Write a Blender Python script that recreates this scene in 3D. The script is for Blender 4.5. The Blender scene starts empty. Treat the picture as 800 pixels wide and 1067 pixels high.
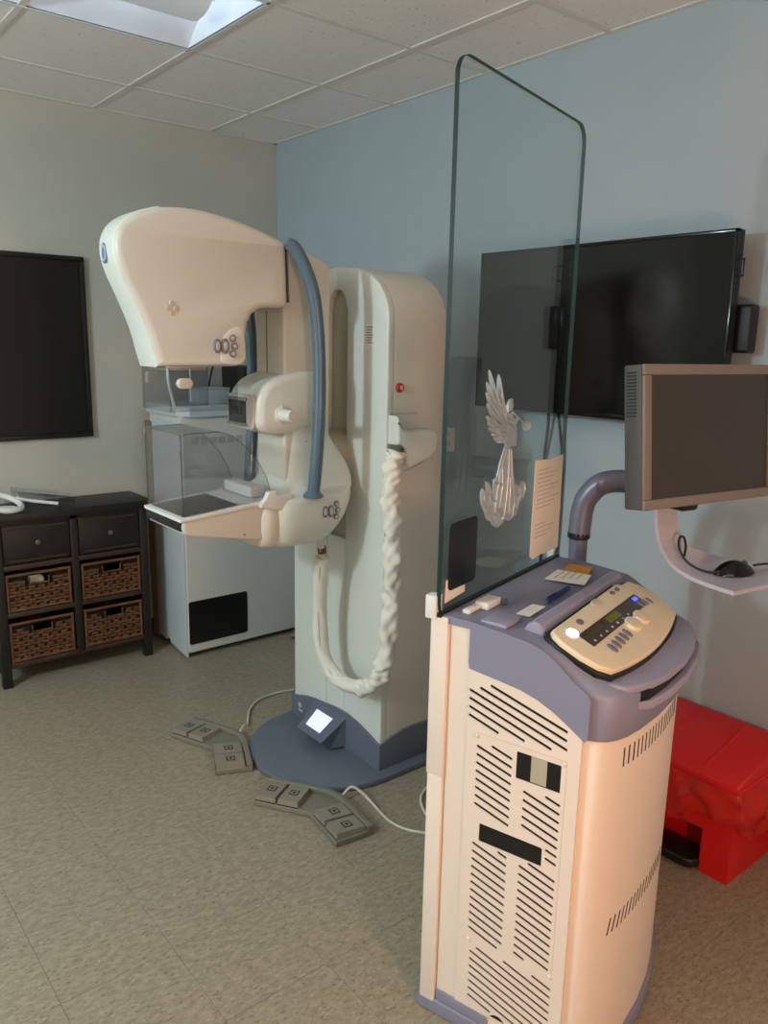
import bpy, bmesh, math, random
from mathutils import Vector, Matrix
random.seed(7)
S = bpy.context.scene
COL = S.collection
R = math.radians

# ------------------------------------------------------------------ camera, light, exposure
CAM_H = 1.65
cam = bpy.data.cameras.new('camera'); camo = bpy.data.objects.new('camera', cam); COL.objects.link(camo)
PITCH, ROLL, YAW, FPX = R(12.05), R(1.15), R(50.55), 825.0
F = Vector((math.cos(YAW)*math.cos(PITCH), math.sin(YAW)*math.cos(PITCH), -math.sin(PITCH)))
Rt = Vector((math.sin(YAW), -math.cos(YAW), 0)); Up = Rt.cross(F)
R2 = Rt*math.cos(ROLL) + Up*math.sin(ROLL); U2 = -Rt*math.sin(ROLL) + Up*math.cos(ROLL)
M = Matrix((R2, U2, -F)).transposed().to_4x4(); M.translation = (0, 0, CAM_H)
camo.matrix_world = M
cam.sensor_fit = 'VERTICAL'; cam.sensor_height = 36.0; cam.lens = 36.0*FPX/1067.0
cam.clip_start = 0.02
S.camera = camo

world = bpy.data.worlds.new('world'); S.world = world; world.use_nodes = True
world.node_tree.nodes['Background'].inputs[0].default_value = (0.5, 0.55, 0.6, 1)
world.node_tree.nodes['Background'].inputs[1].default_value = 0.02

def area_light(name, loc, target, size, power, color, size_y=None):
    l = bpy.data.lights.new(name, 'AREA'); l.energy = power; l.color = color; l.size = size
    if size_y: l.shape = 'RECTANGLE'; l.size_y = size_y
    o = bpy.data.objects.new(name, l); COL.objects.link(o); o.location = loc
    o.rotation_euler = (Vector(target) - Vector(loc)).to_track_quat('-Z', 'Y').to_euler()
    return o
def point_light(name, loc, radius, power, color):
    l = bpy.data.lights.new(name, 'POINT'); l.energy = power; l.color = color; l.shadow_soft_size = radius
    o = bpy.data.objects.new(name, l); COL.objects.link(o); o.location = loc; return o
point_light('cool_lamp', (-1.5, 1.95, 2.10), 0.10, 138, (0.75, 0.93, 1.0))
point_light('warm_lamp', (0.70, -0.50, 1.05), 0.12, 60, (1.0, 0.50, 0.27))
area_light('ceiling_fill', (0.6, -2.3, 1.6), (0.9, -0.7, 2.7), 1.6, 16, (0.88, 0.95, 1.0), 1.1)  # unseen fill light, added to brighten the ceiling and room
S.view_settings.view_transform = 'Standard'; S.view_settings.look = 'None'
S.view_settings.gamma = 1.0; S.view_settings.use_curve_mapping = False
S.view_settings.exposure = 0.0

# ------------------------------------------------------------------ materials
def lin(c):
    return tuple((x/255/12.92 if x/255 <= 0.04045 else ((x/255+0.055)/1.055)**2.4) for x in c)
MATS = {}
def mat(name, rgb, rough=0.5, metal=0.0, var=0.04, scale=6.0, bump=0.0, bscale=80.0, emit=None, estr=0.0, coat=0.0, spec=0.5):
    m = bpy.data.materials.new(name); m.use_nodes = True
    nt = m.node_tree; b = nt.nodes['Principled BSDF']
    c = lin(rgb)
    tc = nt.nodes.new('ShaderNodeTexCoord')
    n = nt.nodes.new('ShaderNodeTexNoise'); n.inputs['Scale'].default_value = scale; n.inputs['Detail'].default_value = 4
    nt.links.new(tc.outputs['Object'], n.inputs['Vector'])
    cr = nt.nodes.new('ShaderNodeValToRGB')
    cr.color_ramp.elements[0].position = 0.3; cr.color_ramp.elements[1].position = 0.7
    cr.color_ramp.elements[0].color = tuple(x*(1-var) for x in c) + (1,)
    cr.color_ramp.elements[1].color = tuple(min(1, x*(1+var)) for x in c) + (1,)
    nt.links.new(n.outputs['Fac'], cr.inputs['Fac']); nt.links.new(cr.outputs['Color'], b.inputs['Base Color'])
    b.inputs['Roughness'].default_value = rough; b.inputs['Metallic'].default_value = metal
    b.inputs['Coat Weight'].default_value = coat; b.inputs['Specular IOR Level'].default_value = spec
    if bump:
        n2 = nt.nodes.new('ShaderNodeTexNoise'); n2.inputs['Scale'].default_value = bscale; n2.inputs['Detail'].default_value = 3
        nt.links.new(tc.outputs['Object'], n2.inputs['Vector'])
        bp = nt.nodes.new('ShaderNodeBump'); bp.inputs['Strength'].default_value = bump; bp.inputs['Distance'].default_value = 0.004
        nt.links.new(n2.outputs['Fac'], bp.inputs['Height']); nt.links.new(bp.outputs['Normal'], b.inputs['Normal'])
    if emit:
        b.inputs['Emission Color'].default_value = lin(emit) + (1,); b.inputs['Emission Strength'].default_value = estr
    MATS[name] = m
    return m
def clear(name, tint, rough=0.0, ior=1.45, boost=1.0):
    m = bpy.data.materials.new(name); m.use_nodes = True
    nt = m.node_tree; nt.nodes.clear()
    out = nt.nodes.new('ShaderNodeOutputMaterial'); mx = nt.nodes.new('ShaderNodeMixShader')
    t = nt.nodes.new('ShaderNodeBsdfTransparent'); t.inputs[0].default_value = tuple(tint) + (1,)
    g = nt.nodes.new('ShaderNodeBsdfGlossy'); g.inputs['Roughness'].default_value = rough; g.inputs['Color'].default_value = (1, 1, 1, 1)
    fr = nt.nodes.new('ShaderNodeLayerWeight'); fr.inputs['Blend'].default_value = 0.5
    pw = nt.nodes.new('ShaderNodeMath'); pw.operation = 'POWER'; pw.inputs[1].default_value = 5.0
    ml = nt.nodes.new('ShaderNodeMath'); ml.operation = 'MULTIPLY_ADD'; ml.inputs[1].default_value = 0.9; ml.inputs[2].default_value = ((ior-1)/(ior+1))**2*boost
    nt.links.new(fr.outputs['Facing'], pw.inputs[0]); nt.links.new(pw.outputs[0], ml.inputs[0]); nt.links.new(ml.outputs[0], mx.inputs[0])
    nt.links.new(t.outputs[0], mx.inputs[1]); nt.links.new(g.outputs[0], mx.inputs[2]); nt.links.new(mx.outputs[0], out.inputs[0])
    MATS[name] = m
    return m

mat('wall_beige', (190, 187, 176), 0.85, var=0.015, bump=0.05, bscale=220)
mat('wall_blue', (164, 178, 186), 0.8, var=0.015, bump=0.05, bscale=220)
mat('baseboard', (70, 66, 62), 0.6)
mat('ivory', (214, 208, 196), 0.38, var=0.012, coat=0.15)
mat('ivory_cool', (220, 222, 214), 0.40, var=0.012, coat=0.1)  # cooler copy of ivory, bluish frontal light put into the colour
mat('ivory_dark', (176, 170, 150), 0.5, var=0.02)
mat('seam', (92, 90, 84), 0.7)
mat('blue_grey', (100, 107, 122), 0.42, var=0.02, coat=0.1)
mat('tube_blue', (88, 108, 124), 0.30, var=0.02, coat=0.3)
mat('button_grey', (120, 116, 128), 0.4)
mat('button_light', (196, 188, 178), 0.4)
mat('emblem_blue', (96, 118, 170), 0.4)
mat('relief', (214, 200, 182), 0.5)
mat('black', (16, 16, 17), 0.45)
mat('black_gloss', (8, 8, 9), 0.12, spec=0.4)
mat('dark_slot', (14, 11, 10), 0.9)
mat('screen_lcd_dark', (44, 46, 46), 0.15)
mat('screen_white', (200, 204, 240), 0.3, emit=(205, 208, 255), estr=0.9)
mat('red', (176, 26, 26), 0.4)
mat('maroon', (120, 34, 30), 0.4)
mat('paper', (232, 226, 214), 0.8)
mat('ink', (150, 142, 138), 0.8)
mat('ink_dark', (52, 50, 52), 0.8)
mat('fabric_hose', (232, 226, 214), 0.75, var=0.03, bump=0.25, bscale=45)
mat('cabinet_white', (206, 206, 200), 0.45, var=0.012)
mat('cabinet_side', (190, 198, 202), 0.45, var=0.012)
mat('cabinet_vent', (172, 174, 172), 0.6)
mat('cabinet_shade', (120, 104, 80), 0.6)  # brown that carries the shadow on the cabinet's recessed edge
mat('pedal_grey', (122, 118, 104), 0.55, var=0.03, bump=0.1, bscale=300)
mat('pedal_pad', (138, 132, 118), 0.5, var=0.03)
mat('cable_white', (206, 200, 184), 0.5)
mat('cable_black', (22, 22, 22), 0.5)
mat('black_wood', (27, 23, 21), 0.5, var=0.25, scale=9, bump=0.15, bscale=30)
mat('black_wood_worn', (58, 42, 34), 0.55, var=0.4, scale=14, bump=0.15, bscale=30)
mat('wicker', (100, 64, 38), 0.7, var=0.35, scale=30)
mat('wicker_dark', (44, 26, 17), 0.8, var=0.3, scale=30)
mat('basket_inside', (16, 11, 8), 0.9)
mat('white_plastic', (226, 226, 222), 0.4)
mat('lavender', (130, 133, 156), 0.45, var=0.02, bump=0.08, bscale=300)
mat('lavender_light', (150, 148, 172), 0.42, var=0.02)
mat('console_white', (230, 218, 206), 0.45, var=0.012)
mat('panel_cream', (232, 218, 190), 0.4, var=0.02)
mat('panel_dark', (70, 62, 60), 0.3)
mat('lcd_green', (92, 96, 24), 0.3, emit=(92, 96, 20), estr=0.25)
mat('lcd_dull', (70, 70, 40), 0.3)
mat('led_blue', (60, 60, 255), 0.3, emit=(70, 70, 255), estr=3.0)
mat('lamp_white', (240, 240, 250), 0.3, emit=(235, 240, 255), estr=2.5)
mat('sticker_orange', (206, 140, 50), 0.6)
mat('pen_blue', (28, 40, 120), 0.35)
mat('silver', (186, 200, 208), 0.36, metal=0.45, var=0.15, scale=40)
mat('glass_edge', (34, 52, 50), 0.5, spec=0.2)
mat('monitor_frame', (128, 118, 112), 0.5, var=0.02)
mat('monitor_side', (84, 82, 82), 0.55)
mat('monitor_screen', (60, 54, 47), 0.32)
mat('arm_grey', (112, 112, 128), 0.35, metal=0.2)
mat('shelf_lilac', (186, 182, 192), 0.38)
mat('bin_red', (212, 27, 30), 0.42, var=0.05)
mat('troffer_white', (226, 232, 238), 0.5)
mat('basket_lamp', (190, 192, 194), 0.55, emit=(220, 230, 240), estr=0.22)
mat('tube_glow', (255, 255, 255), 0.5, emit=(222, 238, 255), estr=11.0)
mat('grid_white', (224, 222, 218), 0.5)
mat('steel', (160, 158, 155), 0.3, metal=0.8)
mat('hidden_fill', (10, 10, 11), 0.35)  # plain black fill for faces whose real content is hidden
clear('shield_glass', (0.915, 0.95, 0.945), 0.0, 1.5)
clear('clear_plastic', (0.87, 0.875, 0.885), 0.03, 1.5, 1.6)
clear('clear_tint', (0.80, 0.81, 0.83), 0.05, 1.4)
# red bag, a thin film
bag = bpy.data.materials.new('red_film'); bag.use_nodes = True
_nt = bag.node_tree; _b = _nt.nodes['Principled BSDF']
_b.inputs['Base Color'].default_value = lin((226, 62, 54)) + (1,); _b.inputs['Roughness'].default_value = 0.22
_mx = _nt.nodes.new('ShaderNodeMixShader'); _tr = _nt.nodes.new('ShaderNodeBsdfTransparent'); _tr.inputs[0].default_value = lin((245, 120, 105)) + (1,)
_mx.inputs[0].default_value = 0.55
_nt.links.new(_tr.outputs[0], _mx.inputs[1]); _nt.links.new(_b.outputs[0], _mx.inputs[2])
_nt.links.new(_mx.outputs[0], _nt.nodes['Material Output'].inputs[0]); MATS['red_film'] = bag

def floor_material():
    m = bpy.data.materials.new('floor_tile'); m.use_nodes = True; nt = m.node_tree; b = nt.nodes['Principled BSDF']
    tc = nt.nodes.new('ShaderNodeTexCoord'); oi = nt.nodes.new('ShaderNodeObjectInfo')
    mul = nt.nodes.new('ShaderNodeVectorMath'); mul.operation = 'MULTIPLY_ADD'
    cmb = nt.nodes.new('ShaderNodeCombineXYZ'); sc = nt.nodes.new('ShaderNodeMath'); sc.operation = 'MULTIPLY'; sc.inputs[1].default_value = 40
    nt.links.new(oi.outputs['Random'], sc.inputs[0]); nt.links.new(sc.outputs[0], cmb.inputs[0]); nt.links.new(sc.outputs[0], cmb.inputs[1])
    mp = nt.nodes.new('ShaderNodeMapping'); mp.inputs['Rotation'].default_value = (0, 0, 0.75); mp.inputs['Scale'].default_value = (1.0, 2.2, 1)
    nt.links.new(tc.outputs['Object'], mp.inputs['Vector'])
    mul.inputs[1].default_value = (1, 1, 1)
    nt.links.new(mp.outputs[0], mul.inputs[0]); nt.links.new(cmb.outputs[0], mul.inputs[2])
    def noise(scale, lo, hi, c0, c1, detail=3):
        n = nt.nodes.new('ShaderNodeTexNoise'); n.inputs['Scale'].default_value = scale; n.inputs['Detail'].default_value = detail
        nt.links.new(mul.outputs[0], n.inputs['Vector'])
        r = nt.nodes.new('ShaderNodeValToRGB'); r.color_ramp.elements[0].position = lo; r.color_ramp.elements[1].position = hi
        r.color_ramp.elements[0].color = c0; r.color_ramp.elements[1].color = c1
        nt.links.new(n.outputs['Fac'], r.inputs['Fac']); return r
    a = noise(30, 0.36, 0.66, lin((142, 132, 113)) + (1,), lin((160, 150, 131)) + (1,))
    d = noise(62, 0.60, 0.66, (0, 0, 0, 1), (1, 1, 1, 1), 2)
    l = noise(80, 0.64, 0.70, (0, 0, 0, 1), (1, 1, 1, 1), 2)
    m1 = nt.nodes.new('ShaderNodeMix'); m1.data_type = 'RGBA'; m1.inputs['B'].default_value = lin((126, 115, 96)) + (1,)
    nt.links.new(d.outputs[0], m1.inputs['Factor']); nt.links.new(a.outputs[0], m1.inputs['A'])
    m2 = nt.nodes.new('ShaderNodeMix'); m2.data_type = 'RGBA'; m2.inputs['B'].default_value = lin((176, 167, 149)) + (1,)
    nt.links.new(l.outputs[0], m2.inputs['Factor']); nt.links.new(m1.outputs['Result'], m2.inputs['A'])
    nt.links.new(m2.outputs['Result'], b.inputs['Base Color'])
    b.inputs['Roughness'].default_value = 0.36; b.inputs['Specular IOR Level'].default_value = 0.35
    MATS['floor_tile'] = m
floor_material()
mat('floor_joint', (112, 102, 86), 0.6)
def ceiling_material():
    m = bpy.data.materials.new('ceiling_tile'); m.use_nodes = True; nt = m.node_tree; b = nt.nodes['Principled BSDF']
    tc = nt.nodes.new('ShaderNodeTexCoord'); n = nt.nodes.new('ShaderNodeTexNoise'); n.inputs['Scale'].default_value = 70; n.inputs['Detail'].default_value = 2
    oi = nt.nodes.new('ShaderNodeObjectInfo'); ad = nt.nodes.new('ShaderNodeVectorMath'); ad.operation = 'ADD'
    nt.links.new(tc.outputs['Object'], ad.inputs[0]); nt.links.new(oi.outputs['Location'], ad.inputs[1]); nt.links.new(ad.outputs[0], n.inputs['Vector'])
    r = nt.nodes.new('ShaderNodeValToRGB'); r.color_ramp.elements[0].position = 0.24; r.color_ramp.elements[1].position = 0.34
    r.color_ramp.elements[0].color = lin((196, 192, 187)) + (1,); r.color_ramp.elements[1].color = lin((240, 237, 233)) + (1,)
    nt.links.new(n.outputs['Fac'], r.inputs['Fac']); nt.links.new(r.outputs[0], b.inputs['Base Color'])
    bp = nt.nodes.new('ShaderNodeBump'); bp.inputs['Strength'].default_value = 0.3; bp.inputs['Distance'].default_value = 0.003
    nt.links.new(n.outputs['Fac'], bp.inputs['Height']); nt.links.new(bp.outputs[0], b.inputs['Normal'])
    b.inputs['Roughness'].default_value = 0.9; MATS['ceiling_tile'] = m
ceiling_material()

# ------------------------------------------------------------------ mesh helpers
WM = {}
def put(o, parent=None, kind=None):
    COL.objects.link(o)
    if parent is not None:
        o.parent = parent; o.matrix_parent_inverse = WM[parent.name].inverted()
    WM[o.name] = Matrix.Translation(o.location) @ o.rotation_euler.to_matrix().to_4x4()
    if kind: o['kind'] = kind
    return o
def tag(o, label, cat, group=None):
    o['label'] = label; o['category'] = cat
    if group: o['group'] = group
    return o
def thing(name, loc, label, cat, group=None, rz=0.0):
    o = bpy.data.objects.new(name, None); o.empty_display_size = 0.1; o.location = loc; o.rotation_euler = (0, 0, rz)
    put(o); return tag(o, label, cat, group)
def obj(name, geo, m, parent=None, smooth=35, xf=None, fm=None, kind=None):
    """geo = (verts, faces) in world space (or in xf's space)"""
    vs, fs = geo
    vs = [Vector(v) for v in vs]
    if xf: vs = [xf(v) for v in vs]
    lo = Vector([min(v[i] for v in vs) for i in range(3)]); hi = Vector([max(v[i] for v in vs) for i in range(3)])
    c = (lo+hi)/2; c.z = lo.z
    me = bpy.data.meshes.new(name); me.from_pydata([v-c for v in vs], [], fs)
    bm = bmesh.new(); bm.from_mesh(me); bmesh.ops.recalc_face_normals(bm, faces=bm.faces); bm.to_mesh(me); bm.free()
    ms = m if isinstance(m, (list, tuple)) else [m]
    for k in ms: me.materials.append(MATS[k])
    if fm:
        for p in me.polygons: p.material_index = fm(p)
    if smooth:
        me.shade_smooth(); me.set_sharp_from_angle(angle=R(smooth))
    o = bpy.data.objects.new(name, me); o.location = c
    return put(o, parent, kind)
def comb(*gs):
    V, Fc = [], []
    for v, f in gs:
        n = len(V); V += [tuple(p) for p in v]; Fc += [tuple(i+n for i in q) for q in f]
    return V, Fc
def xform(g, fn): return [fn(Vector(v)) for v in g[0]], g[1]
def box(x0, x1, y0, y1, z0, z1, bev=0.0, seg=2):
    if x1 < x0: x0, x1 = x1, x0
    if y1 < y0: y0, y1 = y1, y0
    bm = bmesh.new(); bmesh.ops.create_cube(bm, size=1)
    for v in bm.verts: v.co = Vector(((x0+x1)/2+v.co.x*(x1-x0), (y0+y1)/2+v.co.y*(y1-y0), (z0+z1)/2+v.co.z*(z1-z0)))
    if bev: bmesh.ops.bevel(bm, geom=bm.edges[:], offset=bev, segments=seg, profile=0.5, affect='EDGES')
    bm.verts.ensure_lookup_table(); bm.verts.index_update()
    g = [v.co.copy() for v in bm.verts], [tuple(v.index for v in f.verts) for f in bm.faces]
    bm.free(); return g
def crom(P, n=6, closed=False):
    P = [Vector(p) for p in P]; out = []; N = len(P)
    for i in range(N if closed else N-1):
        g = lambda k: P[k % N] if closed else P[max(0, min(N-1, k))]
        a, b, c, d = g(i-1), g(i), g(i+1), g(i+2)
        for j in range(n):
            t = j/n
            out.append(0.5*((2*b)+(c-a)*t+(2*a-5*b+4*c-d)*t*t+(3*b-a-3*c+d)*t**3))
    if not closed: out.append(P[-1])
    return out
def sweep(path, r, n=12, cap=True):
    path = [Vector(p) for p in path]; V, Fc = [], []
    t0 = (path[1]-path[0]).normalized(); ref = Vector((0, 0, 1)) if abs(t0.z) < 0.9 else Vector((1, 0, 0))
    nx = t0.cross(ref).normalized()
    for i, p in enumerate(path):
        t = (path[min(i+1, len(path)-1)]-path[max(i-1, 0)]).normalized()
        nx = (nx - t*nx.dot(t)).normalized(); ny = t.cross(nx)
        for k in range(n):
            a = 2*math.pi*k/n
            rr = r(i/(len(path)-1), a) if callable(r) else r
            V.append(p + nx*math.cos(a)*rr + ny*math.sin(a)*rr)
    for i in range(len(path)-1):
        for k in range(n):
            Fc.append((i*n+k, i*n+(k+1) % n, (i+1)*n+(k+1) % n, (i+1)*n+k))
    if cap: Fc.append(tuple(range(n))[::-1]); Fc.append(tuple((len(path)-1)*n+k for k in range(n)))
    return V, Fc
def lathe(prof, n=20, c=(0, 0, 0), axis='z'):
    V, Fc = [], []
    for r, z in prof:
        for k in range(n):
            a = 2*math.pi*k/n; p = (r*math.cos(a), r*math.sin(a), z)
            if axis == '-y': p = (p[0], -p[2], p[1])
            if axis == '-x': p = (-p[2], p[0], p[1])
            V.append((p[0]+c[0], p[1]+c[1], p[2]+c[2]))
    for i in range(len(prof)-1):
        for k in range(n): Fc.append((i*n+k, i*n+(k+1) % n, (i+1)*n+(k+1) % n, (i+1)*n+k))
    Fc.append(tuple(range(n))[::-1]); Fc.append(tuple((len(prof)-1)*n+k for k in range(n)))
    return V, Fc
def inset(P, d):
    if d == 0: return list(P)
    N = len(P); A = sum(P[i][0]*P[(i+1) % N][1]-P[(i+1) % N][0]*P[i][1] for i in range(N)); s = 1 if A > 0 else -1
    out = []
    for i in range(N):
        a, b, c = P[i-1], P[i], P[(i+1) % N]
        e1 = Vector((b[0]-a[0], b[1]-a[1])); e2 = Vector((c[0]-b[0], c[1]-b[1]))
        if e1.length < 1e-9: e1 = e2
        if e2.length < 1e-9: e2 = e1
        e1.normalize(); e2.normalize()
        n1 = Vector((-e1.y, e1.x))*s; n2 = Vector((-e2.y, e2.x))*s; n = n1+n2
        n = n/max(0.35, n.length_squared)*2 if n.length > 1e-6 else n1
        out.append((b[0]+n.x*d/1.0, b[1]+n.y*d/1.0))
    return out
def slab(P, half, bev, place, steps=4):
    """profile P (2-D) given thickness; half(p) half width; place(a, b, w) -> 3-D. rounded rims"""
    P = [(p[0], p[1]) for p in P]; hf = half if callable(half) else (lambda p: half)
    rings = []
    for k in range(steps+1):
        a = math.pi/2*k/steps; rings.append((bev*(1-math.sin(a)), bev*(1-math.cos(a)), -1))
    for k in range(steps, -1, -1):
        a = math.pi/2*k/steps; rings.append((bev*(1-math.sin(a)), bev*(1-math.cos(a)), 1))
    V, Fc = [], []; N = len(P)
    for ins, dw, s in rings:
        Q = inset(P, ins)
        for p0, p in zip(P, Q): V.append(Vector(place(p[0], p[1], s*(hf(p0)-dw))))
    for i in range(len(rings)-1):
        for k in range(N): Fc.append((i*N+k, i*N+(k+1) % N, (i+1)*N+(k+1) % N, (i+1)*N+k))
    Fc.append(tuple(range(N))[::-1]); Fc.append(tuple((len(rings)-1)*N+k for k in range(N)))
    return V, Fc
def rrect(x0, x1, y0, y1, r, n=5):
    out = []
    for cx, cy, a0 in ((x1-r, y1-r, 0), (x0+r, y1-r, 90), (x0+r, y0+r, 180), (x1-r, y0+r, 270)):
        for k in range(n+1):
            a = R(a0+90*k/n); out.append((cx+r*math.cos(a), cy+r*math.sin(a)))
    return out
XZ = lambda yc: (lambda a, b, w: (a, yc+w, b))      # profile in x-z, thickness along y
YZ = lambda xc: (lambda a, b, w: (xc+w, a, b))      # profile in y-z, thickness along x
XY = lambda zc: (lambda a, b, w: (a, b, zc+w))      # profile in x-y, thickness along z

# ------------------------------------------------------------------ the room
WX, WY, CZ = 2.552, 4.123, 2.735            # blue wall, beige wall, ceiling
X0, Y0 = -2.2, -2.4
obj('wall_right', box(WX, WX+0.12, Y0, WY+0.12, 0, CZ+0.2), 'wall_blue', kind='structure', smooth=0)
obj('wall_back', box(X0, WX, WY, WY+0.12, 0, CZ+0.2), 'wall_beige', kind='structure', smooth=0)
obj('wall_left', box(X0-0.12, X0, Y0, WY+0.12, 0, CZ+0.2), 'wall_beige', kind='structure', smooth=0)
obj('wall_front', box(X0, WX, Y0-0.12, Y0, 0, CZ+0.2), 'wall_beige', kind='structure', smooth=0)
obj('baseboard_right', box(WX-0.012, WX, Y0, WY, 0.0, 0.10, 0.003), 'baseboard', kind='structure')
obj('baseboard_back', box(X0, WX-0.012, WY-0.012, WY, 0.0, 0.10, 0.003), 'baseboard', kind='structure')
fl = obj('floor', box(X0, WX, Y0, WY, -0.1, -0.0025), 'floor_joint', kind='structure', smooth=0)
FT = 0.3030
first = None
ix0, iy0 = 0.768, 1.811                        # a tile joint
for i in range(-3, 7):
    for j in range(-5, 9):
        x0, y0 = ix0+i*FT, iy0+j*FT
        x1, y1 = min(x0+FT, WX), min(y0+FT, WY)
        if x1-x0 < 0.02 or y1-y0 < 0.02: continue
        g = 0.0004
        full = (x1-x0 > FT-1e-4 and y1-y0 > FT-1e-4)
        if full and first:
            o = first.copy(); o.location = ((x0+x1)/2, (y0+y1)/2, first.location.z); COL.objects.link(o); o.parent = fl; o.matrix_parent_inverse = WM[fl.name].inverted()
        else:
            o = obj('floor_tile', box(x0+g, x1-g, y0+g, y1-g, -0.0025, 0.0, 0.0004, 1), 'floor_tile', fl, smooth=0)
            if full: first = o
# ceiling: slab, lay-in tiles and the grid
ce = obj('ceiling', box(X0, WX, Y0, WY, CZ+0.16, CZ+0.26), 'ceiling_tile', kind='structure', smooth=0)
GX = [1.520+0.615*k for k in range(-7, 3)]; GY = [1.893+0.592*k for k in range(-8, 5)]
def clipl(L, a, b): return [a]+[q for q in L if a+0.02 < q < b-0.02]+[b]
gx, gy = clipl(GX, X0, WX), clipl(GY, Y0, WY)
TR = (GX[5], GX[7], GY[9], GY[10])            # the light's cells
TR = (1.520-2*0.615, 1.520, 1.893+0.592, 1.893+2*0.592)
first = None
for i in range(len(gx)-1):
    for j in range(len(gy)-1):
        x0, x1, y0, y1 = gx[i], gx[i+1], gy[j], gy[j+1]
        if x0 > TR[0]-0.01 and x1 < TR[1]+0.01 and y0 > TR[2]-0.01 and y1 < TR[3]+0.01: continue
        full = abs(x1-x0-0.615) < 1e-3 and abs(y1-y0-0.592) < 1e-3
        if full and first:
            o = first.copy(); o.location = ((x0+x1)/2, (y0+y1)/2, first.location.z); COL.objects.link(o); o.parent = ce; o.matrix_parent_inverse = WM[ce.name].inverted()
        else:
            o = obj('ceiling_tile', box(x0+0.004, x1-0.004, y0+0.004, y1-0.004, CZ+0.002, CZ+0.028), 'ceiling_tile', ce, smooth=0)
            if full: first = o
for x in gx[1:-1]: obj('grid_bar', comb(box(x-0.012, x+0.012, Y0, WY, CZ-0.004, CZ+0.001), box(x-0.002, x+0.002, Y0, WY, CZ, CZ+0.028)), 'grid_white', ce, smooth=0)
for y in gy[1:-1]:
    xs = clipl([TR[0], TR[1]], X0, WX) if TR[2]+0.01 < y < TR[3]-0.01 else [X0, WX]
    obj('grid_bar', comb(box(xs[0], xs[-1], y-0.012, y+0.012, CZ-0.0035, CZ+0.001), box(xs[0], xs[-1], y-0.002, y+0.002, CZ, CZ+0.028)), 'grid_white', ce, smooth=0)
obj('grid_bar', box(WX-0.022, WX, Y0, WY, CZ-0.003, CZ+0.001), 'grid_white', ce, smooth=0)
obj('grid_bar', box(X0, WX, WY-0.022, WY, CZ-0.003, CZ+0.001), 'grid_white', ce, smooth=0)

# recessed ceiling light
x0, x1, y0, y1 = TR; e = 0.012
t = thing('ceiling_light', ((x0+x1)/2, (y0+y1)/2, CZ), 'white recessed ceiling light with a rounded hanging lamp basket', 'ceiling light')
yc = (y0+y1)/2
# reflector: two sloped wings and two end plates
prof = [(y0+e, CZ), (y0+0.06, CZ+0.045), (y0+0.14, CZ+0.09), (yc, CZ+0.11), (y1-0.14, CZ+0.09), (y1-0.06, CZ+0.045), (y1-e, CZ)]
V = [(x, a, b) for x in (x0+e, x1-e) for a, b in prof]
V += [(x, a, CZ) for x in (x0+e, x1-e) for a in (y0+e, y1-e)]
for x in (x0+e, x1-e): obj('end_plate', box(x-0.001, x+0.001, y0+e, y1-e, CZ, CZ+0.11), 'troffer_white', t, 0)
V = V[:2*len(prof)]
obj('reflector', (V, [(k, k+1, k+1+len(prof), k+len(prof)) for k in range(len(prof)-1)]), 'troffer_white', t)
obj('frame', comb(box(x0, x1, y0, y0+e, CZ-0.005, CZ+0.004), box(x0, x1, y1-e, y1, CZ-0.005, CZ+0.004), box(x0, x0+e, y0, y1, CZ-0.005, CZ+0.004), box(x1-e, x1, y0, y1, CZ-0.005, CZ+0.004)), 'troffer_white', t)
bp = [(yc+0.098*math.cos(a), CZ+0.052-0.050*math.sin(a)) for a in [math.pi*k/14 for k in range(15)]]
bp2 = [(yc+0.093*math.cos(a), CZ+0.052-0.045*math.sin(a)) for a in [math.pi*k/14 for k in range(14, -1, -1)]]
V = []; ring = bp+bp2; n = len(ring)
for x in (x0+0.04, x1-0.11): V += [(x, a, b) for a, b in ring]
Fq = [(k, (k+1) % n, n+(k+1) % n, n+k) for k in range(n)]
obj('basket', (V, Fq+[tuple(range(n))[::-1], tuple(range(n, 2*n))]), 'basket_lamp', t)
for x in (x0+0.036, x1-0.112):
    pl = [(a, b) for a, b in bp]
    obj('basket_end', ([(x+d, a, b) for d in (0, 0.006) for a, b in pl], [tuple(range(15))[::-1], tuple(range(15, 30))]+[(k, (k+1) % 15, 15+(k+1) % 15, 15+k) for k in range(15)]), 'basket_lamp', t)
for dy in (-0.032, 0.032):
    obj('tube', sweep([(x0+0.06, yc+dy, CZ+0.050), (x1-0.13, yc+dy, CZ+0.050)], 0.0125, 10), 'tube_glow', t)

# ------------------------------------------------------------------ mammography unit
YC = 2.44
mu = thing('mammography_unit', (1.92, 2.467, 0), 'ivory mammography machine with tube head, detector shelf and blue grip tubes', 'medical machine')
CX0, CX1, CY0, CY1 = 1.785, 2.06, 2.166, 2.768
# column: arch profile in y-z, along x
arch = [(CY0, 0.02), (CY0, 1.74), (CY0+0.004, 1.77), (CY0+0.02, 1.805), (CY0+0.055, 1.85), (CY0+0.10, 1.882), (CY0+0.17, 1.907), (CY0+0.24, 1.918), (CY0+0.30, 1.92)]
arch = arch + [(CY0+CY1-a, b) for a, b in arch[::-1][1:]]
body = slab(arch, (CX1-CX0-0.03)/2, 0.004, YZ((CX0+0.03+CX1)/2))
col = obj('column', body, 'ivory', mu, 40)
def front_plate(ya, yb, notch):
    # one half of the front cover, cut back around the arm channel
    top = [p for p in arch if min(ya, yb)-1e-6 <= p[0] <= max(ya, yb)+1e-6 and p[1] > 0.1]
    return top
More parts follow.
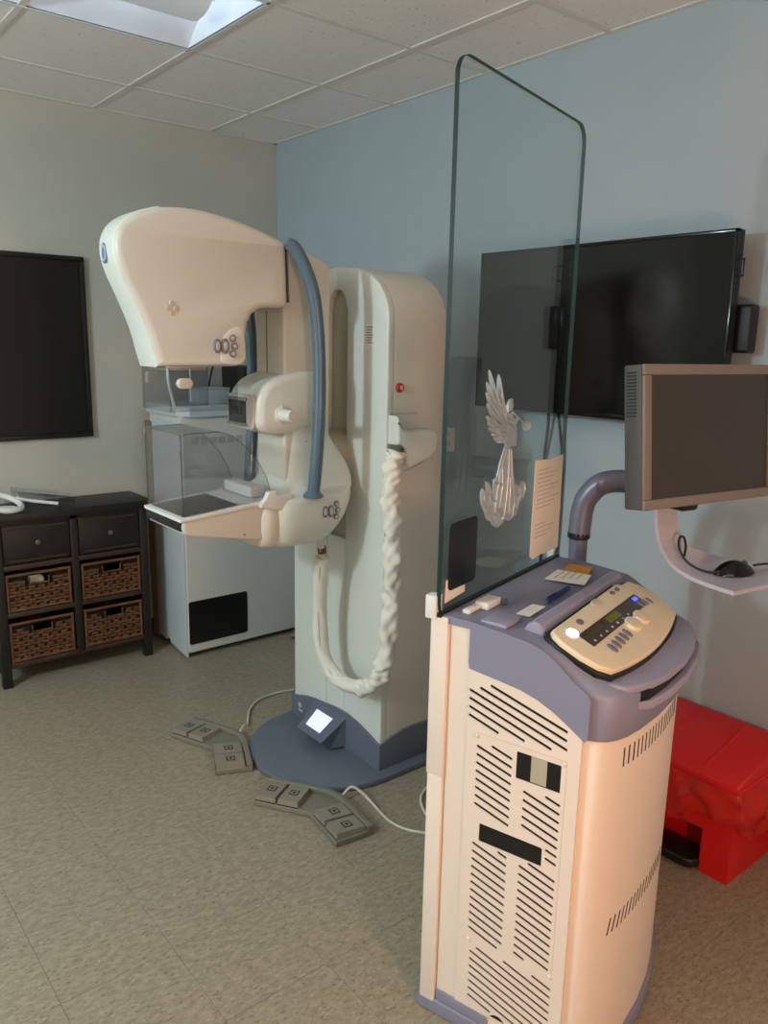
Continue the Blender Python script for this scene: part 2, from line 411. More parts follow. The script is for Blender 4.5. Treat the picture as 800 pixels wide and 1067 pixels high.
# front cover: two halves leaving a tall rounded channel, and a lower cover
ch0, ch1, chb, cht = 2.404, 2.53, 0.90, 1.84
left = [(CY0, 0.06)] + [p for p in arch if p[0] < ch0 and p[1] > 0.1] + [(ch0, 1.9145), (2.467, 1.92)]
left += [(2.467, cht), (2.445, cht-0.004), (2.42, cht-0.03), (ch0, cht-0.075), (ch0, 0.06)]
obj('front_cover', slab(left, 0.016, 0.006, YZ(CX0+0.016)), 'ivory_cool', col, 40)
mir = [(CY0+CY1-a, b) for a, b in left][::-1]
obj('front_cover', slab(mir, 0.016, 0.006, YZ(CX0+0.016)), 'ivory_cool', col, 40)
obj('lower_cover', slab([(ch0+0.002, 0.06), (CY0+CY1-ch0-0.002, 0.06), (CY0+CY1-ch0-0.002, chb), (ch0+0.002, chb)], 0.014, 0.004, YZ(CX0+0.016)), 'ivory_cool', col, 40)
obj('channel', box(CX0+0.024, CX0+0.034, ch0-0.004, CY0+CY1-ch0+0.004, chb, cht+0.004), 'ivory_dark', col)  # shade of the recess put into a darker ivory
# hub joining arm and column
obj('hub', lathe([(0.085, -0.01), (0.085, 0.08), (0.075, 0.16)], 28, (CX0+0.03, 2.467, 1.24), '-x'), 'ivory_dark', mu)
# warning label and stop button
lb = obj('label', box(CX0-0.0006, CX0+0.001, 2.245, 2.292, 1.635, 1.715), 'paper', col)
for k in range(7): obj('label_text', box(CX0-0.0012, CX0-0.0006, 2.25+0.004*(k % 3), 2.286, 1.702-0.009*k, 1.706-0.009*k), 'ink', lb)
sb = obj('stop_button', lathe([(0.017, -0.004), (0.017, 0.004), (0.014, 0.010), (0.006, 0.013)], 20, (1.841, CY0, 1.496), '-y'), 'red', mu)
obj('button_mark', box(1.836, 1.846, CY0-0.0145, CY0-0.0125, 1.489, 1.503), 'relief', sb)
obj('screw', lathe([(0.004, -0.002), (0.004, 0.002), (0.003, 0.003)], 10, (1.83, CY0, 1.60), '-y'), 'relief', mu)
# hose holder moulded on the side
hp = [(1.795, 1.40), (1.80, 1.385), (1.83, 1.355), (1.86, 1.345), (1.95, 1.348), (1.985, 1.335), (1.992, 1.30), (1.985, 1.265), (1.95, 1.238), (1.89, 1.222), (1.855, 1.213), (1.842, 1.225), (1.835, 1.27), (1.82, 1.292), (1.795, 1.30)]
obj('hose_holder', slab(hp, 0.033, 0.012, XZ(CY0-0.022)), 'ivory_cool', mu)
obj('panel_seam', sweep(crom([(1.80, CY0, 1.19), (1.88, CY0, 1.195), (1.95, CY0, 1.215), (1.99, CY0, 1.24)], 5), 0.0016, 5), 'ivory_dark', mu)
obj('panel_seam', sweep([(1.80, CY0, 1.405), (1.93, CY0, 1.402)], 0.0016, 5), 'ivory_dark', mu)
# base shroud (blue grey, wavy top edge) and base plate
def strip(name, pts_top, place_out, thick, m, parent):
    pass
fs = [(2.166, 0.130), (2.23, 0.152), (2.30, 0.170), (2.37, 0.180), (2.45, 0.178), (2.53, 0.168), (2.60, 0.160), (2.66, 0.150), (2.72, 0.132), (2.768, 0.118)]
poly = [(CY0-0.004, 0.02)] + [(a if 2.17 < a < 2.76 else (CY0-0.004 if a < 2.3 else CY1+0.004), b) for a, b in fs] + [(CY1+0.004, 0.02)]
sh = obj('base_shroud', slab(poly, 0.006, 0.003, YZ(CX0-0.004)), 'blue_grey', mu, 40)
sp = [(CX0-0.01, 0.02), (CX0-0.01, 0.130), (1.84, 0.152), (1.90, 0.165), (1.98, 0.165), (CX1+0.01, 0.160), (CX1+0.01, 0.02)]
obj('side_shroud', slab(sp, 0.006, 0.003, XZ(CY0-0.004)), 'blue_grey', sh, 40)
obj('side_shroud', slab(sp, 0.006, 0.003, XZ(CY1+0.004)), 'blue_grey', sh, 40)
obj('emblem_print', comb(box(CX0-0.0108, CX0-0.010, 2.700, 2.722, 0.078, 0.100), box(CX0-0.0108, CX0-0.010, 2.690, 2.722, 0.062, 0.070)), 'button_light', sh)
bpz = [(2.08, 2.455-0.345), (1.77, 2.455-0.345)] + [(1.77+0.345*math.cos(R(a)), 2.455+0.345*math.sin(R(a))) for a in range(262, 97, -8)] + [(1.77, 2.80), (2.08, 2.80)]
obj('base_plate', slab(bpz, 0.0125, 0.006, XY(0.0135)), 'blue_grey', mu)
# tilted display pod on the foot
A_, B_ = Vector((1.775, 2.585, 0.160)), Vector((1.775, 2.372, 0.160)); D_, C_ = Vector((1.665, 2.565, 0.078)), Vector((1.665, 2.392, 0.078))
fr = [A_, B_, C_, D_]; nrm = (B_-A_).cross(D_-A_).normalized()
if nrm.z < 0: nrm = -nrm
bk = [Vector((1.782, 2.585, 0.04)), Vector((1.782, 2.372, 0.04)), Vector((1.715, 2.40, 0.03)), Vector((1.715, 2.555, 0.03))]
pod = obj('display_pod', (fr+bk, [(0, 1, 2, 3), (4, 7, 6, 5), (0, 4, 5, 1), (1, 5, 6, 2), (2, 6, 7, 3), (3, 7, 4, 0)]), 'blue_grey', mu, 20)
def onface(s, q, h): return A_.lerp(B_, s).lerp(D_.lerp(C_, s), q) + nrm*h
def facebox(s0, s1, q0, q1, h): 
    v = [onface(s, q, k) for k in (0.0003, h) for s, q in ((s0, q0), (s1, q0), (s1, q1), (s0, q1))]
    return v, [(0, 1, 2, 3), (4, 5, 6, 7), (0, 1, 5, 4), (1, 2, 6, 5), (2, 3, 7, 6), (3, 0, 4, 7)]
obj('screen_bezel', facebox(0.17, 0.76, 0.20, 0.80, 0.0012), 'button_grey', pod, 0)
obj('screen', facebox(0.19, 0.74, 0.22, 0.78, 0.0022), 'screen_white', pod, 0)

# --- C-arm
def armx(p): return 0.105
arm_prof = [(1.475, 1.10), (1.475, 1.955), (1.50, 1.957), (1.57, 1.945), (1.655, 1.915), (1.668, 1.90), (1.668, 1.10)]
arm = obj('c_arm', slab(arm_prof, 0.095, 0.012, XZ(YC)), 'ivory', mu)
obj('arm_seam', box(1.4735, 1.4755, 2.455, 2.458, 1.36, 1.75), 'seam', arm)
# lower carriage: wide rounded body, horizontal sections lofted upward
LV = [(0.930, 1.46, 1.55, 0.085), (0.936, 1.42, 1.60, 0.125), (0.950, 1.393, 1.635, 0.155), (0.975, 1.380, 1.665, 0.172), (1.02, 1.373, 1.705, 0.182), (1.07, 1.375, 1.732, 0.185), (1.105, 1.383, 1.744, 0.182), (1.122, 1.40, 1.750, 0.172), (1.132, 1.432, 1.760, 0.158), (1.145, 1.458, 1.768, 0.145), (1.17, 1.474, 1.768, 0.136), (1.21, 1.478, 1.755, 0.124), (1.25, 1.478, 1.730, 0.112), (1.30, 1.477, 1.695, 0.102), (1.35, 1.477, 1.674, 0.099), (1.40, 1.478, 1.667, 0.096)]
lz = crom([(q[1], q[2], q[3]) for q in LV], 3); lzz = crom([(q[0], 0, 0) for q in LV], 3)
V, Fc = [], []; n = 40
for q, zq in zip(lz, lzz):
    xa, xb, h_ = q
    for k in range(n):
        a = 2*math.pi*k/n; ca, sa = math.cos(a), math.sin(a); ex = 0.45
        V.append(((xa+xb)/2 + (xb-xa)/2*math.copysign(abs(ca)**ex, ca), YC + h_*math.copysign(abs(sa)**ex, sa), zq.x))
for i in range(len(lz)-1):
    for k in range(n): Fc.append((i*n+k, i*n+(k+1) % n, (i+1)*n+(k+1) % n, (i+1)*n+k))
Fc += [tuple(range(n))[::-1], tuple((len(lz)-1)*n+k for k in range(n))]
car = obj('carriage', (V, Fc), 'ivory_cool', mu, 70)
# collar between carriage and detector
V, Fc = [], []; n = 32
CV = crom([(0.945, 0.03, 0.10), (0.952, 0.045, 0.135), (0.975, 0.056, 0.155), (1.02, 0.060, 0.163), (1.06, 0.058, 0.162), (1.088, 0.050, 0.156), (1.100, 0.038, 0.14), (1.104, 0.02, 0.11)], 3)
for q in CV:
    for k in range(n):
        a = 2*math.pi*k/n; ca, sa = math.cos(a), math.sin(a)
        V.append((1.385 + q.y*math.copysign(abs(ca)**0.7, ca), YC-0.005 + q.z*math.copysign(abs(sa)**0.6, sa), q.x))
for i in range(len(CV)-1):
    for k in range(n): Fc.append((i*n+k, i*n+(k+1) % n, (i+1)*n+(k+1) % n, (i+1)*n+k))
Fc += [tuple(range(n))[::-1], tuple((len(CV)-1)*n+k for k in range(n))]
obj('collar', (V, Fc), 'ivory', mu, 70)
def keypad(cx_, cz_, y_, parent, m1, m2, s=1.0, yfun=None):
    for j, (dx, dz, rx, rz_) in enumerate([(-0.030, 0, 0.011, 0.020), (-0.008, 0.0, 0.011, 0.021), (0.014, 0.022, 0.010, 0.010), (0.020, 0.0, 0.010, 0.010), (0.014, -0.021, 0.010, 0.010)]):
        yy = yfun(cx_+dx*s) if yfun else y_
        P = [(cx_+dx*s+rx*s*math.cos(2*math.pi*q/16), cz_+dz*s+rz_*s*math.sin(2*math.pi*q/16)) for q in range(16)]
        b = obj('button', slab(P, 0.006, 0.003, XZ(yy+0.001)), m1, parent)
        P2 = [(cx_+dx*s+rx*0.55*s*math.cos(2*math.pi*q/16), cz_+dz*s+rz_*0.62*s*math.sin(2*math.pi*q/16)) for q in range(16)]
        obj('button_face', slab(P2, 0.004, 0.0015, XZ(yy-0.0035)), m2, b)
def cary(x):
    c_ = min(0.999, abs((x-1.553)/0.178))**(1/0.45); return YC-0.185*(1-c_*c_)**0.225
keypad(1.618, 1.060, 0, car, 'button_grey', 'button_light', 1.1, lambda x: cary(x)-0.001)
# --- tube head
def headh(p):
    f_ = min(1, max(0, (p[0]-0.95)/0.5)); return 0.072 + 0.068*f_
hd = [(1.034, 1.566), (1.022, 1.606), (1.004, 1.674), (0.980, 1.735), (0.952, 1.797), (0.929, 1.852), (0.918, 1.90), (0.923, 1.945), (0.948, 1.985), (0.998, 2.016), (1.06, 2.034), (1.15, 2.040), (1.26, 2.026), (1.36, 2.000), (1.455, 1.966)]
hd = [(p.x, p.y) for p in crom([(a, b, 0) for a, b in hd], 3)]
hd += [(1.462, 1.955), (1.468, 1.78), (1.462, 1.764), (1.45, 1.757), (1.385, 1.755), (1.362, 1.748), (1.340, 1.732), (1.326, 1.705), (1.320, 1.67), (1.316, 1.60), (1.311, 1.582), (1.298, 1.570), (1.28, 1.566)]
head = obj('tube_head', slab(hd, headh, 0.022, XZ(YC), 5), 'ivory', mu, 50)
nose = [p for p in hd if p[0] < 1.10 and not (p[1] < 1.6 and p[0] > 1.04)]
# front cap wrapping nose and crown, its paleness imitates cool front light
band_o = hd[:33]; 
cap_o = [q for q in inset(hd, -0.0035)[:31]]; cap_i = [q for q in inset(hd, 0.03)[:31]]
cap_poly = cap_o + cap_i[::-1]
obj('front_cap', slab(cap_poly, lambda p: headh(p)-0.012, 0.010, XZ(YC), 3), 'ivory_cool', head, 60)
em = [(0.03*0.5*math.cos(2*math.pi*q/20), 0.03*math.sin(2*math.pi*q/20)) for q in range(20)]
pe = Vector((0.9135, YC+0.012, 1.895)); 
g = slab([(a*1.5, b) for a, b in em], 0.002, 0.001, lambda a, b, w: (0.9155+w-0.20*0*b, YC+0.015+a, 1.897+b))
g = xform(g, lambda v: Vector((v.x + (v.z-1.897)*-0.02, v.y, v.z)))
eb = obj('emblem', g, 'emblem_blue', head)
obj('emblem_ring', sweep([(0.9125, YC+0.015+0.015*math.cos(2*math.pi*q/20), 1.897+0.022*math.sin(2*math.pi*q/20)) for q in range(21)], 0.0015, 6, False), 'white_plastic', eb)
hy = lambda x: YC-headh((x, 0))
kp = crom([(1.30, 1.69, 0), (1.262, 1.685, 0), (1.235, 1.655, 0), (1.228, 1.61, 0), (1.235, 1.575, 0), (1.30, 1.575, 0), (1.312, 1.62, 0)], 4, True)
g = slab([(p.x, p.y) for p in kp], 0.006, 0.005, lambda a, b, w: (a, hy(a)+0.0025+w, b), 3)
obj('keypad_plate', g, 'ivory', head)
keypad(1.250, 1.630, 0, head, 'button_grey', 'button_light', 1.15, lambda x: hy(x)-0.006)
for dx, dz in ((0, 0.014), (0.014, 0), (0, -0.014), (-0.014, 0)):
    obj('relief_dot', lathe([(0.008, -0.001), (0.007, 0.0015), (0.003, 0.002)], 12, (1.077+dx*0.9, hy(1.077+dx*0.9), 1.742+dz), '-y'), 'relief', head)
for q in range(11):
    x = 1.16+0.012*q; obj('vent_fin', box(x, x+0.005, YC-0.05, YC+0.05, 2.034-0.0011*q, 2.046-0.0012*q), 'seam', head)
obj('head_seam', slab([(1.468, 1.775), (1.4695, 1.775), (1.4635, 1.958), (1.462, 1.958)], 0.1400, 0.0005, XZ(YC)), 'seam', head)
obj('collimator_plate', box(1.06, 1.20, YC-0.07, YC+0.07, 1.552, 1.568, 0.004), 'relief', head)
# clear cone guard below the head
gd = obj('face_guard', comb(box(1.053, 1.056, YC-0.105, YC+0.105, 1.425, 1.562), box(1.053, 1.29, YC-0.105, YC-0.102, 1.425, 1.562), box(1.053, 1.29, YC+0.102, YC+0.105, 1.425, 1.562)), 'clear_tint', head, 0)
obj('guard_post', sweep(crom([(1.058, YC-0.085, 1.558), (1.062, YC-0.085, 1.50), (1.075, YC-0.088, 1.44)], 5), 0.005, 8), 'white_plastic', gd)
obj('guard_post', sweep([(1.13, YC-0.09, 1.56), (1.13, YC-0.09, 1.455)], 0.0025, 8), 'white_plastic', gd)
obj('guard_knob', slab(rrect(1.075, 1.125, 1.498, 1.530, 0.015), 0.010, 0.004, XZ(YC-0.112)), 'ivory', gd)
obj('guard_knob', slab(rrect(1.06, 1.10, 1.505, 1.545, 0.006), 0.008, 0.004, XZ(YC+0.09)), 'relief', gd)
# --- grip tubes
def tube(side, xm):
    yy = YC+side*0.185
    pts = [(1.452+xm*0.4, YC+side*0.150, 1.962), (1.478+xm*0.5, YC+side*0.160, 1.945), (1.508+xm, YC+side*0.175, 1.885), (1.535+xm, yy, 1.80), (1.553+xm, yy, 1.68), (1.560+xm, yy, 1.52), (1.556+xm, yy, 1.36), (1.545+xm, yy, 1.22), (1.536+xm, yy-side*0.005, 1.115)]
    o = obj('grip_tube', sweep(crom(pts, 6), lambda t, a: 0.0225*(1 if t > 0.1 else 0.75+2.5*t), 16), 'tube_blue', mu, 60)
    fl_ = obj('flange', lathe([(0.036, 0), (0.036, 0.006), (0.028, 0.016), (0.022, 0.022)], 20, (1.536+xm, yy-side*0.005, 1.118)), 'tube_blue', o)
tube(-1, 0.0); tube(1, -0.045)
# --- compression pod with display and knob
pp = [(1.368, 1.36), (1.362, 1.40), (1.366, 1.45), (1.39, 1.497), (1.43, 1.525), (1.49, 1.543), (1.57, 1.552), (1.625, 1.540), (1.65, 1.50), (1.65, 1.42), (1.62, 1.37), (1.55, 1.345), (1.47, 1.334), (1.405, 1.338)]
ppc = [(p.x, p.y) for p in crom([(a, b, 0) for a, b in pp], 4, True)]
pod2 = obj('compression_pod', slab(ppc, lambda p: 0.112, 0.030, XZ(YC), 6), 'ivory_cool', mu, 60)
dpx = obj('display_frame', slab(rrect(2.350, 2.528, 1.352, 1.470, 0.02), 0.005, 0.003, YZ(1.361)), 'button_light', pod2)
obj('display_glass', slab(rrect(2.400, 2.515, 1.365, 1.455, 0.004), 0.003, 0.001, YZ(1.3545)), 'screen_lcd_dark', dpx)
obj('display_bar', slab(rrect(2.39, 2.52, 1.447, 1.458, 0.004), 0.005, 0.002, YZ(1.353)), 'steel', dpx)
obj('display_bar', slab(rrect(2.39, 2.52, 1.362, 1.372, 0.004), 0.005, 0.002, YZ(1.353)), 'steel', dpx)
for q in range(3): obj('display_text', box(1.3508, 1.3514, 2.47-0.026*q, 2.488-0.026*q, 1.40, 1.428), 'ink_dark', dpx)
kb = obj('knob', lathe([(0.034, -0.02), (0.030, 0.002), (0.021, 0.006), (0.0205, 0.060), (0.018, 0.064)], 24, (1.455, YC-0.112, 1.402), '-y'), 'ivory_cool', pod2, 40)
obj('knob_cap', lathe([(0.016, 0), (0.015, 0.002)], 20, (1.455, YC-0.176, 1.402), '-y'), 'relief', kb)
obj('bolt', lathe([(0.006, -0.002), (0.006, 0.003), (0.004, 0.005)], 12, (1.56, YC-0.098, 1.30), '-y'), 'relief', arm)
# --- detector (bucky)
bh = 0.14
db = [(1.062, 1.083), (1.058, 1.060), (1.066, 1.040), (1.09, 1.028), (1.26, 0.996), (1.38, 0.976), (1.405, 0.985), (1.412, 1.03), (1.40, 1.112), (1.385, 1.114)]
det = obj('detector_shelf', slab(db, bh, 0.010, XZ(YC-0.01), 4), 'ivory', mu, 40)
obj('detector_rim', slab([(1.052, 1.081), (1.052, 1.091), (1.39, 1.122), (1.39, 1.108)], bh+0.004, 0.003, XZ(YC-0.01)), 'white_plastic', det)
obj('detector_top', slab([(1.072, 1.0915), (1.072, 1.0945), (1.27, 1.1125), (1.27, 1.1095)], bh-0.018, 0.001, XZ(YC-0.01)), 'panel_dark', det)
obj('detector_slot', box(1.0535, 1.064, YC-0.01-bh+0.008, YC-0.01+bh-0.008, 1.050, 1.078, 0.002), 'black', det)
obj('shelf_bolt', lathe([(0.004, -0.002), (0.004, 0.002)], 10, (1.385, YC-0.01-bh, 1.055), '-y'), 'seam', det)
obj('shelf_bolt', lathe([(0.003, -0.002), (0.003, 0.002)], 10, (1.28, YC-0.01-bh, 1.012), '-y'), 'seam', det)
# paddle holder bracket and clear paddle shield
obj('paddle_bracket', slab([(1.335, 1.10), (1.335, 1.112), (1.355, 1.128), (1.365, 1.150), (1.395, 1.152), (1.40, 1.135), (1.46, 1.135), (1.46, 1.085), (1.40, 1.085)], 0.012, 0.004, XZ(YC-0.158)), 'white_plastic', det)
obj('paddle_bracket', slab([(1.335, 1.10), (1.335, 1.112), (1.355, 1.128), (1.365, 1.150), (1.395, 1.152), (1.40, 1.135), (1.46, 1.135), (1.46, 1.085), (1.40, 1.085)], 0.012, 0.004, XZ(YC+0.138)), 'white_plastic', det)
obj('paddle_block', box(1.335, 1.395, YC-0.10, YC+0.09, 1.122, 1.160, 0.006), 'white_plastic', det)
def shield():
    side = [(1.068, 1.098), (1.066, 1.23), (1.064, 1.352), (1.085, 1.360), (1.195, 1.362), (1.245, 1.345), (1.29, 1.31), (1.335, 1.26), (1.37, 1.20), (1.385, 1.15), (1.385, 1.125)]
    return side
sd = shield()
w_ = 0.135; yc_ = YC-0.01
shd = obj('paddle_shield', comb(slab(sd, 0.0015, 0.0, XZ(yc_-w_), 1), slab(sd, 0.0015, 0.0, XZ(yc_+w_), 1),
    box(1.064, 1.067, yc_-w_, yc_+w_, 1.098, 1.360), box(1.067, 1.20, yc_-w_, yc_+w_, 1.358, 1.361)), 'clear_plastic', det, 0)
for s in (-1, 1):
    obj('shield_edge', sweep([(a, yc_+s*w_, b) for a, b in sd[2:]], 0.0022, 6), 'clear_tint', shd, 60)
obj('shield_edge', sweep([(1.0645, yc_-w_, 1.10), (1.0635, yc_-w_, 1.358), (1.0635, yc_+w_, 1.358), (1.0645, yc_+w_, 1.10)], 0.0025, 6), 'clear_tint', shd, 60)
# --- fabric covered cable loop
hs = [(1.62, 2.345, 0.955), (1.632, 2.345, 0.90), (1.645, 2.356, 0.863), (1.65, 2.375, 0.783), (1.66, 2.395, 0.622), (1.668, 2.383, 0.466), (1.68, 2.313, 0.388), (1.70, 2.20, 0.378), (1.732, 2.13, 0.424), (1.752, 2.105, 0.51), (1.769, 2.10, 0.683), (1.778, 2.108, 0.825), (1.780, 2.112, 0.967), (1.772, 2.118, 1.108), (1.778, 2.122, 1.21), (1.803, 2.128, 1.272)]
def hr(t, a):
    ru = min(1, max(0, (t-0.28)/0.2))
    r = 0.028+0.003*ru
    return r + ru*(0.0045*math.sin(97*t+1.3*math.sin(2*a+23*t))+0.0035*math.sin(173*t+2*a+3*math.sin(11*t))+0.003*math.sin(3*a+61*t)+0.0025*math.sin(4*a-211*t+2*math.sin(9*t))) + 0.002*math.sin(53*t+2*a) + 0.0012*math.sin(5*a+131*t)
hose = obj('cable_sleeve', sweep(crom(hs[2:], 22), hr, 26), 'fabric_hose', mu, 70)
obj('sleeve_seam', sweep([Vector(p)+Vector((-0.019, -0.019, 0)) for p in crom(hs[2:7], 8)], 0.0016, 5), 'ivory_dark', hose)
obj('cable_plug', sweep(crom(hs[:3], 4), 0.013, 12), 'ivory', mu)
obj('plug_ring', sweep([(1.634, 2.346, 0.905), (1.640, 2.351, 0.882)], 0.0165, 14), 'maroon', mu)
obj('sleeve_plug', sweep([(1.79, 2.126, 1.255), (1.815, 2.128, 1.29)], 0.02, 14), 'seam', mu)

# ------------------------------------------------------------------ foot pedals
def pedal(A, Bp, El, label):
    A, Bp, El = Vector(A+(0,)), Vector(Bp+(0,)), Vector(El+(0,))
    c = (A+Bp)/2
    t = thing('foot_switch', (c.x, c.y, 0), label, 'foot switch', 'foot switches of the mammography unit')
    # centre line bent at the elbow
    cl = [A, A.lerp(El, 0.55), A.lerp(El, 0.80)*1.0, El, Bp.lerp(El, 0.80), Bp.lerp(El, 0.55), Bp]
    cl = crom([A, A.lerp(El, 0.62), (A.lerp(El, 0.85)+Bp.lerp(El, 0.85)+El*2)/4, Bp.lerp(El, 0.62), Bp], 6)
    side = []
    out_dir = (El-c).normalized()
    Lf, Rg = [], []
    for i, p in enumerate(cl):
        d = (cl[min(i+1, len(cl)-1)]-cl[max(0, i-1)]).normalized(); n = Vector((-d.y, d.x, 0))
        if n.dot(out_dir) < 0: n = -n
        Lf.append(p+n*0.072); Rg.append(p-n*0.072)
    poly = [(p.x, p.y) for p in Lf] + [(p.x, p.y) for p in Rg[::-1]]
    base = obj('base', slab(poly, 0.011, 0.005, XY(0.011)), 'pedal_grey', t)
    rim = Lf + [p.lerp(q, 0.16) for p, q in zip(Lf[::-1], Rg[::-1])]
    obj('rim', slab([(p.x, p.y) for p in rim], 0.010, 0.005, XY(0.030)), 'pedal_grey', t)
    for i, (P, dirn) in enumerate(((A, (El-A)), (A, (El-A)), (Bp, (El-Bp)), (Bp, (El-Bp)))):
        d = dirn.normalized(); n = Vector((-d.y, d.x, 0))
        if n.dot(out_dir) < 0: n = -n
        o = P + d*(0.045 if i % 2 == 0 else 0.133) - n*0.012
        h2 = 0.0
        hw, hl = 0.040, 0.056
        def loc(a, b, z): return o + d*a + n*b + Vector((0, 0, z))
        vs = []
        for z in (0.020, 1):
            for a, b in ((-hw, -hl), (hw, -hl), (hw, hl), (-hw, hl)):
                zz = 0.020 if z < 1 else (0.046 if b < 0 else 0.040)
                vs.append(loc(a*(0.94 if z == 1 else 1), b*(0.97 if z == 1 else 1), zz))
        pad = obj('pad', (vs, [(3, 2, 1, 0), (4, 5, 6, 7), (0, 1, 5, 4), (1, 2, 6, 5), (2, 3, 7, 6), (3, 0, 4, 7)]), 'pedal_pad', t, 0)
        obj('pad_gap', ([loc(a*0.985, b*1.01, z) for z in (0.021, 0.0255) for a, b in ((-hw, -hl), (hw, -hl), (hw, hl), (-hw, hl))], [(3, 2, 1, 0), (4, 5, 6, 7), (0, 1, 5, 4), (1, 2, 6, 5), (2, 3, 7, 6), (3, 0, 4, 7)]), 'black', pad, 0)
        for s_, w in ((0.017, 'ink_dark'), (0.012, 'pedal_pad'), (0.006, 'ink_dark')):
            k2 = {0.017: 0.0006, 0.012: 0.0010, 0.006: 0.0014}[s_]
            obj('symbol', ([loc(a, b+0.004, 0.0432-(b+0.004)*0.0536+k2) for a, b in ((-s_, -s_), (s_, -s_), (s_, s_), (-s_, s_))] + [loc(a, b+0.004, 0.041) for a, b in ((-s_, -s_), (s_, -s_), (s_, s_), (-s_, s_))], [(0, 1, 2, 3), (7, 6, 5, 4), (0, 1, 5, 4), (1, 2, 6, 5), (2, 3, 7, 6), (3, 0, 4, 7)]), w, pad, 0)
    return t
p1 = pedal((1.338, 2.957), (1.343, 2.517), (1.430, 2.722), 'grey four-pad foot switch beside the far side of the blue base plate')
obj('cable', sweep(crom([(1.50, 2.76, 0.02), (1.54, 2.79, 0.03), (1.58, 2.83, 0.012), (1.66, 2.95, 0.006), (1.76, 3.02, 0.006), (1.90, 3.02, 0.006), (2.02, 2.95, 0.006), (2.1, 2.83, 0.006)], 8), 0.005, 8), 'cable_white', p1)
p2 = pedal((1.352, 2.320), (1.458, 1.890), (1.486, 2.115), 'grey four-pad foot switch in front of the machine, nearest the camera')
obj('cable', sweep(crom([(1.565, 2.11, 0.02), (1.60, 2.10, 0.05), (1.625, 2.06, 0.03), (1.63, 1.98, 0.006), (1.62, 1.90, 0.005), (1.64, 1.82, 0.005), (1.72, 1.72, 0.005), (1.82, 1.62, 0.005)], 8), 0.005, 8), 'cable_white', p2)
tag(obj('power_cable', sweep(crom([(2.03, 1.99, 0.006), (1.90, 1.99, 0.006), (1.80, 1.94, 0.006), (1.745, 1.84, 0.006), (1.75, 1.76, 0.006), (1.82, 1.72, 0.006), (1.92, 1.78, 0.012), (1.90, 1.86, 0.014), (1.85, 1.83, 0.006), (1.87, 1.74, 0.006), (1.98, 1.64, 0.006)], 8), 0.0055, 8), 'cable_white'), 'looped white cable on the floor between column and console', 'cable')

# ------------------------------------------------------------------ equipment cabinet in the corner
cb = thing('equipment_cabinet', (2.05, 3.88, 0), 'tall pale grey equipment cabinet in the corner behind the machine', 'cabinet')
KX0, KX1, KY0, KY1, KH = 1.70, 2.42, 3.67, 4.06, 1.30
obj('body', box(KX0+0.012, KX1, KY0+0.012, KY1, 0.035, KH, 0.004), 'cabinet_white', cb)
obj('front_panel', slab(rrect(KX0+0.012, KX1, 0.03, KH-0.06, 0.006), 0.007, 0.004, XZ(KY0+0.006)), 'cabinet_white', cb)
sp_ = [(KY0+0.006, 0.008), (KY0+0.20, 0.03), (KY0+0.215, 0.055), (KY0+0.235, 0.06), (KY0+0.25, 0.035), (KY1-0.05, 0.04), (KY1-0.05, KH-0.06), (KY0+0.006, KH-0.06)]
obj('side_panel', slab(sp_, 0.007, 0.003, YZ(KX0+0.006)), 'cabinet_side', cb)
obj('shaded_edge', box(KX0-0.004, KX0+0.012, KY1-0.046, KY1+0.03, 0.03, KH-0.08), 'cabinet_shade', cb)  # cabinet's own recessed edge, warm shade painted as brown
obj('top_cover', slab([(KX0-0.004, KY0+0.03), (KX0+0.05, KY0-0.012), (KX1, KY0-0.012), (KX1, KY1), (KX0-0.004, KY1)], 0.028, 0.008, XY(KH-0.005)), 'cabinet_side', cb)
for q in range(12): obj('vent_slot', box(KX0+0.06+0.05*q, KX0+0.10+0.05*q, KY0-0.0025, KY0-0.0005, 1.13, 1.165), 'cabinet_vent', cb)
for x, y in ((KX0+0.09, KY0+0.07), (KX1-0.08, KY0+0.07), (KX0+0.09, KY1-0.07), (KX1-0.08, KY1-0.07)):
    w = obj('caster', lathe([(0.018, -0.01), (0.022, -0.008), (0.022, 0.008), (0.018, 0.010)], 16, (x, y, 0.0222), '-y'), 'black', cb)
    obj('caster_fork', box(x-0.012, x+0.012, y-0.014, y+0.014, 0.028, 0.046), 'black', w)
pl = obj('guessed_plate', slab(rrect(1.715, 2.06, 0.075, 0.31, 0.012), 0.002, 0.001, XZ(KY0-0.0025)), 'hidden_fill', cb)  # plate guessed over a hidden area, plain black put in
pl['label'] = 'guessed plate low on the cabinet front, filled in black'
# things on the cabinet
d1 = thing('power_unit', (2.22, 3.84, KH+0.023), 'black electronic unit standing on top of the corner cabinet', 'electronic device')
zt = KH+0.0235
obj('case', box(2.10, 2.36, 3.74, 3.98, zt, zt+0.19, 0.006), 'black', d1)
for q in range(5): obj('face_vent', box(2.13, 2.20, 3.737, 3.7405, zt+0.03+0.03*q, zt+0.045+0.03*q), 'seam', d1)
obj('port', box(2.24, 2.28, 3.737, 3.7405, zt+0.05, zt+0.07), 'button_light', d1); obj('port', box(2.30, 2.34, 3.737, 3.7405, zt+0.05, zt+0.07), 'button_light', d1)
d2 = thing('cable_box', (1.94, 3.82, zt), 'small pale grey box on the corner cabinet beside the black unit', 'box')
obj('case', box(1.85, 2.03, 3.76, 3.88, zt, zt+0.075, 0.005), 'cabinet_side', d2)
obj('lid', box(1.848, 2.032, 3.758, 3.882, zt+0.0752, zt+0.082, 0.003), 'cabinet_white', d2)
obj('cable', sweep(crom([(1.97, 3.885, zt+0.05), (2.0, 3.93, zt+0.10), (2.05, 3.98, zt+0.19), (2.10, 4.04, zt+0.25)], 6), 0.005, 8), 'cable_black', d2)
